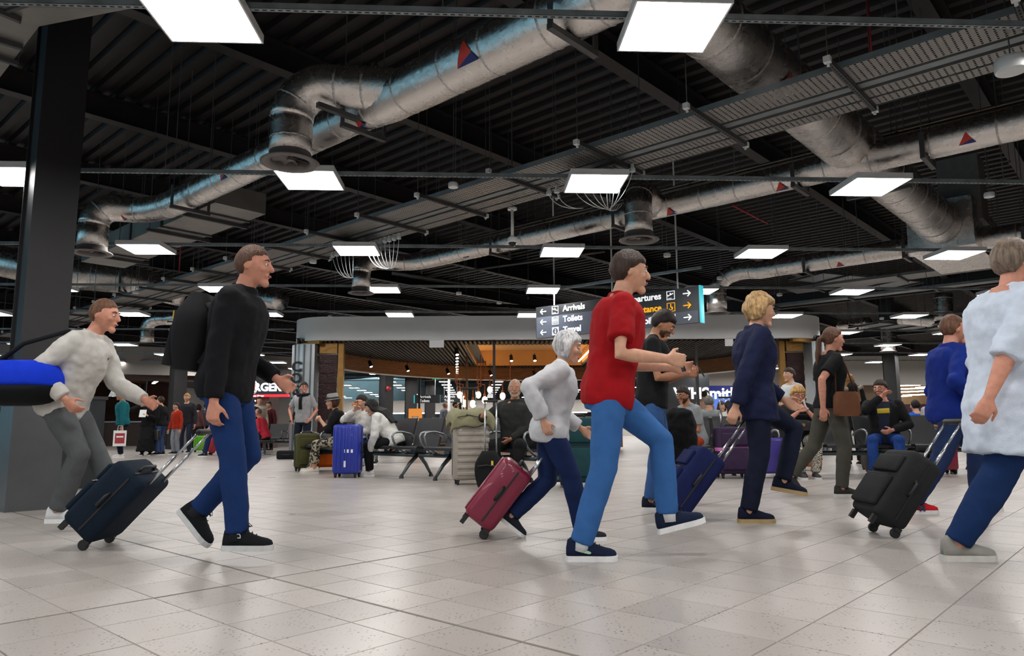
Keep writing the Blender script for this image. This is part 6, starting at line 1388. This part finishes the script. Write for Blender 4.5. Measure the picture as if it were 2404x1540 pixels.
s5 = person('seated man in a grey t-shirt and rust red trousers', b, -155, 1.76, pelvis=(0, 0, SZ), lean=16, head=(10, -14), hl=(.34, .05, .72), hr=(.32, -.08, .70), al=(.40, .10, .08), ar=(.42, -.10, .08), top='#8b8e92', sleeve='short', bottom='#9c3f26', shoe='#3a2c26', hair='short', hairc='2a1c18', beard='3a2a22', glasses=True, skin='tan', vox=.011, curl=1.1)
b = (4.135, 10.66)
s6 = person('seated blond woman in black with zigzag trousers looking at a phone', b, -96, 1.68, pelvis=(0, 0, SZ), lean=4, head=(4, -14), hl=(.33, .06, .93), hr=(.33, -.07, .92), el=(-.1, .8, -1), er=(-.1, -.8, -1), al=(.40, .09, .08), ar=(.46, -.11, .08), fem=True, build=1.16, top='#141416', sleeve='short', hem=-.2, loose=1.4, bottom_mat=zig, shoe='#3a3a3a', sole='#d0d0d0', hair='curly', hairc='b98f58', glasses=True, skin='rosy', vox=.010, curl=1.2)
phone('white phone held up by the blond woman in black', to_world(s6, (.42, .0, 1.02)), -96, 20, '#d6d8da')
p = to_world(s6, (.22, .0, .66)); r = thing('handbag', 'black leather handbag on the lap of the blond woman', 'handbag', p, R(-6)); MB().rings([sup(Vector((0, 0, z)), Vector((1, 0, 0)), Vector((0, 1, 0)), w, .07, 14, 3) for z, w in ((0, .15), (.04, .17), (.12, .15), (.15, .10))]).build('pouch', mat('black_leather', srgb('#131214'), .35, 0, .1, 20), r, auto=60); MB().tube([(-.12, 0, .12), (-.08, -.03, .22), (.08, -.03, .22), (.12, 0, .12)], .01, 6).build('handle', zipm, r, smooth=True); MB().lathe([(.022, 0), (.022, .01)], (0, -.075, .08), 12, (Vector((1, 0, 0)), UP, Vector((0, -1, 0)))).build('brass_clasp', gold, r)
b = (5.40, 10.68)
s7 = person('seated man in glasses with his hand at his chin, black coat and jeans', b, -116, 1.84, pelvis=(0, 0, SZ + .01), lean=3, head=(-22, -3), hr=(.26, -.02, 1.13), hl=(.28, .10, .66), er=(.3, -.9, -.8), el=(-.3, .8, -.3), al=(.44, .16, .085), ar=(.46, -.18, .085), top='#1f2536', bottom='#1d3c7c', coat='#131315', shoe='#3a2e28', hair='short', hairc='2f211b', beard='6b5a50', glasses=True, vox=.009, curl=1.1, skin='rosy')
rbox((.16, .012, .07), .004, 1).build('yellow_print', mat('print_yellow', srgb('#b8a020'), .7), s7['root'], auto=50); _o = s7['root'].children[-1]; _o.rotation_euler = (0, R(-3), R(90)); _o.location = s7['tz'](.72) + s7['fw'] * .150
b = B(2200, 11.75)
s8 = person('seated woman in a grey cardigan with a pink scarf looking down', b, -112, 1.64, pelvis=(0, 0, SZ), lean=8, head=(0, -30), hl=(.32, .05, .72), hr=(.31, -.06, .71), al=(.42, .1, .075), ar=(.42, -.1, .075), fem=True, top='#a3a3a4', loose=1.8, bottom='#2b2b2e', shoe='#1f1f22', hair='long', hairc='2a1c16', skin='tan', vox=.011, curl=1.1)
tzf, fwf, ltf = s8['tz'], s8['fw'], s8['lt']
MB().tube([tzf(1.0) + ltf * (.085 * math.cos(a)) + fwf * (.09 * math.sin(a) + .01) for a in [2 * math.pi * k / 14 for k in range(15)]], .028, 10).tube([tzf(.97) + fwf * .10, tzf(.8) + fwf * .15 + ltf * .02, tzf(.55) + fwf * .16 + ltf * .03], [.035, .04, .03], 10).build('scarf', fab('#c06a7c'), s8['root'], smooth=True)
phone('dark phone held low by the woman with the pink scarf', to_world(s8, (.42, 0, .76)), -112, 50, '#1d1e22')
person('boy in a bright blue top sitting with his back turned', B(2157, 12.55), 88, 1.46, pelvis=(0, 0, .50), lean=4, al=(.34, .1, .07), ar=(.34, -.1, .07), hl=(.25, .1, .6), hr=(.25, -.1, .6), top='#1a56bc', bottom='#2a2c33', hair='crop', hairc='1c1614', vox=.013)
person('seated woman with curly fair hair and grey top, back turned', (4.885, 13.5), 80, 1.64, pelvis=(0, 0, SZ), lean=6, al=(.42, .1, .075), ar=(.42, -.1, .075), hl=(.3, .1, .62), hr=(.3, -.1, .62), fem=True, top='#7c7b7a', bottom='#2a2c33', hair='curly', hairc='a8844e', vox=.013)
person('seated woman with brown hair smiling beyond the purple suitcase', B(1690, 16.5), -60, 1.64, pelvis=(0, 0, SZ), lean=6, head=(-20, 0), al=(.42, .1, .075), ar=(.42, -.1, .075), hl=(.3, .1, .62), hr=(.3, -.1, .62), fem=True, top='#b8b2ac', bottom='#2a2c33', hair='long', hairc='4a2a1c', vox=.014)
person('seated woman with dark tied hair beyond the purple suitcase', B(1712, 15.6), 70, 1.62, pelvis=(0, 0, SZ), lean=6, al=(.42, .1, .075), ar=(.42, -.1, .075), hl=(.3, .1, .62), hr=(.3, -.1, .62), fem=True, top='#c8c6c2', bottom='#2a2c33', hair='tied', hairc='1a1412', vox=.014)
for bb in ((B(1690, 16.5), 'plain seat row under the brown haired woman', -60), (B(1712, 15.6), 'plain seat row under the woman with tied dark hair', 70), (B(2157, 12.55), 'plain seat under the boy in blue', 88)):
    (x, y), lab, yw = bb; a = R(yw); f_ = Vector((math.cos(a), math.sin(a), 0)); st = .0; r = thing('lounge_stool', lab, 'stool', (x - f_.x * .02, y - f_.y * .02, 0), a + math.pi / 2)
    hz = .415 if 'boy' not in lab else .38
    rbox((.42, .40, .06), .02, 2, (0, 0, hz - .03)).build('seat', seatm, r, auto=50); MB().tube([(0, 0, .03), (0, 0, hz - .05)], .03, 10).build('post', beamdk, r); MB().lathe([(.18, 0), (.18, .015), (.05, .04)], (0, 0, 0), 18).build('base', beamdk, r, auto=40)

# ------------------------------------------------------------------ people standing further off
def scarf(info, col, drop=.5):
    tz_, fw_, lt_ = info['tz'], info['fw'], info['lt']
    MB().tube([tz_(.98) + lt_ * (.12 * math.cos(a)) + fw_ * (.11 * math.sin(a)) for a in [2 * math.pi * k / 14 for k in range(15)]], .042, 10).tube([tz_(.96) + fw_ * .10, tz_(.8) + fw_ * .15, tz_(1 - drop) + fw_ * .15], [.035, .04, .04], 10).build('scarf', fab(col), info['root'], smooth=True)
b = B(712, 16.7); q = person('standing man in a grey t-shirt with a dark scarf by the pavilion pier', b, -100, 1.80, head=(34, 4), hr=(.10, -.24, .93), hl=(.12, .22, .95), er=(-.6, -1, 0), top='#97999b', sleeve='short', bottom='#171d2b', shoe='#22242a', hair='short', hairc='2a1d18', glasses=True, skin='rosy', vox=.011); scarf(q, '#16181d', .6)
b = B(2002, 13.6); q = person('standing woman in a black parka with fur hood, back turned', b, 84, 1.72, fem=True, top='#121214', hem=-.5, loose=2.6, bottom='#1b1c20', hair='long', hairc='8a6238', vox=.011)
tz_, fw_, lt_ = q['tz'], q['fw'], q['lt']; mb = MB()
rnd = random.Random(3)
for k in range(46):
    a = math.pi * (1.02 + .96 * k / 45) ; c = tz_(.84) + lt_ * (.20 * math.cos(a)) + fw_ * (.16 * math.sin(a) - .01) + UP * (.05 * abs(math.cos(a)) * 2); mb.ball(c + Vector((rnd.uniform(-.01, .01), rnd.uniform(-.01, .01), rnd.uniform(-.012, .012))), rnd.uniform(.026, .040), 6, 5)
o = link('fur_trim', remesh(mb, .012, 0, .03), q['root']); o.data.materials.append(hairmat('8f8574'))
o = link('hood', remesh(MB().ball(tz_(.95) - fw_ * .14, (.15, .09, .13), 14, 10), .012, 2, .02), q['root']); o.data.materials.append(fab('#161618'))
person('standing man in a white t-shirt behind the seated blond woman', B(1868, 13.0), 200, 1.78, top='#c9ced2', sleeve='short', bottom='#2a3142', hair='short', hairc='3a2a22', vox=.013, hl=(.3, .2, 1.1))
person('bald man in a grey blue shirt standing inside the cafe', B(1040, 29.0), 30, 1.76, top='#6f7480', bottom='#23252c', hair='bald', hairc='777777', skin='tan', vox=.016)
person('man in black with dark hair standing inside the cafe', B(1064, 27.5), -20, 1.72, top='#151316', bottom='#1b1b20', hair='short', hairc='191211', beard='1f1614', vox=.016)
person('woman in a patterned red top near the cafe counter', B(1086, 27.0), 160, 1.66, fem=True, top='#8a2a2a', bottom='#1b1b20', hair='long', hairc='2a1a14', vox=.016)
person('man in a pale checked shirt seen from behind at the shopfront', B(1655, 21.5), 60, 1.80, top='#c49a88', bottom='#2e3340', hair='crop', hairc='3c2a22', vox=.014, top_mat=pattern('checked_shirt', '#b98a78', '#d0ac9c', 9, 0, 'WAVE'))
person('grey haired person sitting behind the man in the grey t-shirt', (3.625, 13.5), 75, 1.66, pelvis=(0, 0, SZ), al=(.42, .1, .075), ar=(.42, -.1, .075), hl=(.3, .1, .62), hr=(.3, -.1, .62), top='#7f8486', bottom='#30333a', hair='short', hairc='77726c', vox=.014)
person('seated person with an orange scarf behind the blue suitcase', B(836, 14.3), 70, 1.66, pelvis=(0, 0, SZ), al=(.42, .1, .075), ar=(.42, -.1, .075), hl=(.3, .1, .62), hr=(.3, -.1, .62), top='#c8912a', bottom='#30333a', hair='bald', hairc='8a6a52', skin='brown', vox=.014)
for bb, lab in ((B(836, 14.3), 'plain stool under the person with the orange top'),):
    r = thing('lounge_stool', lab, 'stool', (bb[0], bb[1], 0)); rbox((.42, .40, .06), .02, 2, (0, 0, .385)).build('seat', seatm, r, auto=50); MB().tube([(0, 0, .03), (0, 0, .36)], .03, 10).build('post', beamdk, r); MB().lathe([(.18, 0), (.18, .015), (.05, .04)], (0, 0, 0), 18).build('base', beamdk, r, auto=40)
b = B(288, 19.3); q = person('grey haired man in a teal sweater carrying a carrier bag', b, -150, 1.76, top='#125f68', loose=1.5, bottom='#131828', shoe='#cfd0d0', hair='short', hairc='8d8882', skin='tan', vox=.013, hr=(.05, -.26, .82), hl=(.02, .27, .80), build=1.08, curl=1.4)
p = to_world(q, (.06, .30, .30)); r = thing('carrier_bag', 'white and red carrier bag held by the man in teal', 'carrier bag', p, R(-150))
MB().box((0, 0, .20), (.30, .10, .40)).build('bag', tagm, r); MB().box((0, -.052, .20), (.22, .006, .26)).build('red_panel', redp, r); MB().box((0, .052, .20), (.22, .006, .26)).build('red_panel', redp, r); MB().tube([(-.06, 0, .4), (-.05, 0, .52), (.05, 0, .52), (.06, 0, .4)], .006, 6).build('handle', tagm, r)
for s in (-1, 1): MB().box((0, s * .056, .24), (.16, .004, .04)).build('white_bar', tagm, r)
q = person('woman in a long black robe talking on a phone with a paper in hand', B(347, 20.6), -78, 1.66, fem=True, top='#121214', loose=2.2, bottom='#121214', skirt=('#121214', .12), hair='bob', hairc='131010', vox=.013, hr=(.14, -.16, 1.36), hl=(.30, .06, 1.10), er=(-.2, -1, -.6))
p = to_world(q, (.38, -.05, 1.16)); r = thing('paper_sheet', 'crumpled white paper held by the woman in the black robe', 'paper', p, R(-78)); MB().box((0, 0, 0), (.012, .17, .22), (Vector((.9, 0, .4)).normalized(), Vector((0, 1, 0)), Vector((-.4, 0, .9)).normalized())).build('sheet', tagm, r)
q = person('woman in black with a large dark handbag beside the robed woman', B(379, 20.9), 170, 1.68, fem=True, top='#17171a', loose=1.6, bottom='#3a4f78', hair='short', hairc='3a2418', vox=.013, hl=(.05, .26, .80))
p = to_world(q, (.05, .28, .42)); r = thing('handbag', 'large black handbag held by the woman in black at the food hall', 'handbag', p, R(-10)); MB().rings([sup(Vector((0, 0, z)), Vector((1, 0, 0)), Vector((0, 1, 0)), w, .08, 14, 3.4) for z, w in ((0, .22), (.06, .23), (.26, .20), (.3, .17))]).build('pouch', MATS['black_leather'], r, auto=60); MB().tube([(-.1, 0, .28), (-.07, 0, .42), (.07, 0, .42), (.1, 0, .28)], .01, 6).build('handle', zipm, r, smooth=True)
person('child in a red top among the crowd at the food hall', B(416, 21.5), -120, 1.52, top='#b0331e', bottom='#8a8f98', hair='short', hairc='241a16', vox=.014)
person('tall man with sandy hair in a dark top among the crowd', B(438, 22.5), -90, 1.84, top='#2a2a30', bottom='#2b3142', hair='short', hairc='a8804e', vox=.014)
person('person in a mustard yellow top walking past the red case', B(509, 19.6), 180, 1.70, fem=True, top='#b8a04a', sleeve='short', bottom='#1b2c58', hair='tied', hairc='3a281e', vox=.014, al=(.25, .08, .075), ar=(-.25, -.08, .10))
person('distant woman with dark hair queueing at the counter', B(462, 27.5), 90, 1.66, fem=True, top='#5a3a3a', bottom='#22252c', hair='bob', hairc='2a1a14', vox=.016)
person('distant man with short hair queueing at the counter', B(480, 28.2), 90, 1.76, top='#4a5568', bottom='#22252c', hair='crop', hairc='3a2a22', vox=.016)
person('man in a cream jacket standing before the burger stand', B(605, 24.0), -60, 1.80, top='#c9c0b0', bottom='#1b1d24', hair='short', hairc='2a1d18', vox=.016)
person('person in a dark blue coat standing before the burger stand', B(588, 23.2), 100, 1.72, top='#1b2438', bottom='#1b1d24', hair='crop', hairc='2a1d18', vox=.016)
person('person in maroon standing behind the seats near the burger stand', B(633, 24.6), -110, 1.66, top='#5a2a30', bottom='#1b1d24', hair='short', hairc='1c1412', vox=.016)
b = B(624, 20.6); person('balding man in a bright pink top seated near the burger stand', b, 175, 1.74, pelvis=(0, 0, SZ), lean=20, al=(.42, .1, .075), ar=(.42, -.1, .075), hl=(.34, .1, .66), hr=(.34, -.1, .66), top='#d0384a', bottom='#1a1d26', hair='bald', hairc='6a5a50', skin='rosy', vox=.014)
r = thing('lounge_stool', 'plain stool under the man in the bright pink top', 'stool', (b[0], b[1], 0)); rbox((.42, .40, .06), .02, 2, (0, 0, .385)).build('seat', seatm, r, auto=50); MB().tube([(0, 0, .03), (0, 0, .36)], .03, 10).build('post', beamdk, r); MB().lathe([(.18, 0), (.18, .015), (.05, .04)], (0, 0, 0), 18).build('base', beamdk, r, auto=40)

bpy.data.scenes.remove(TSC)
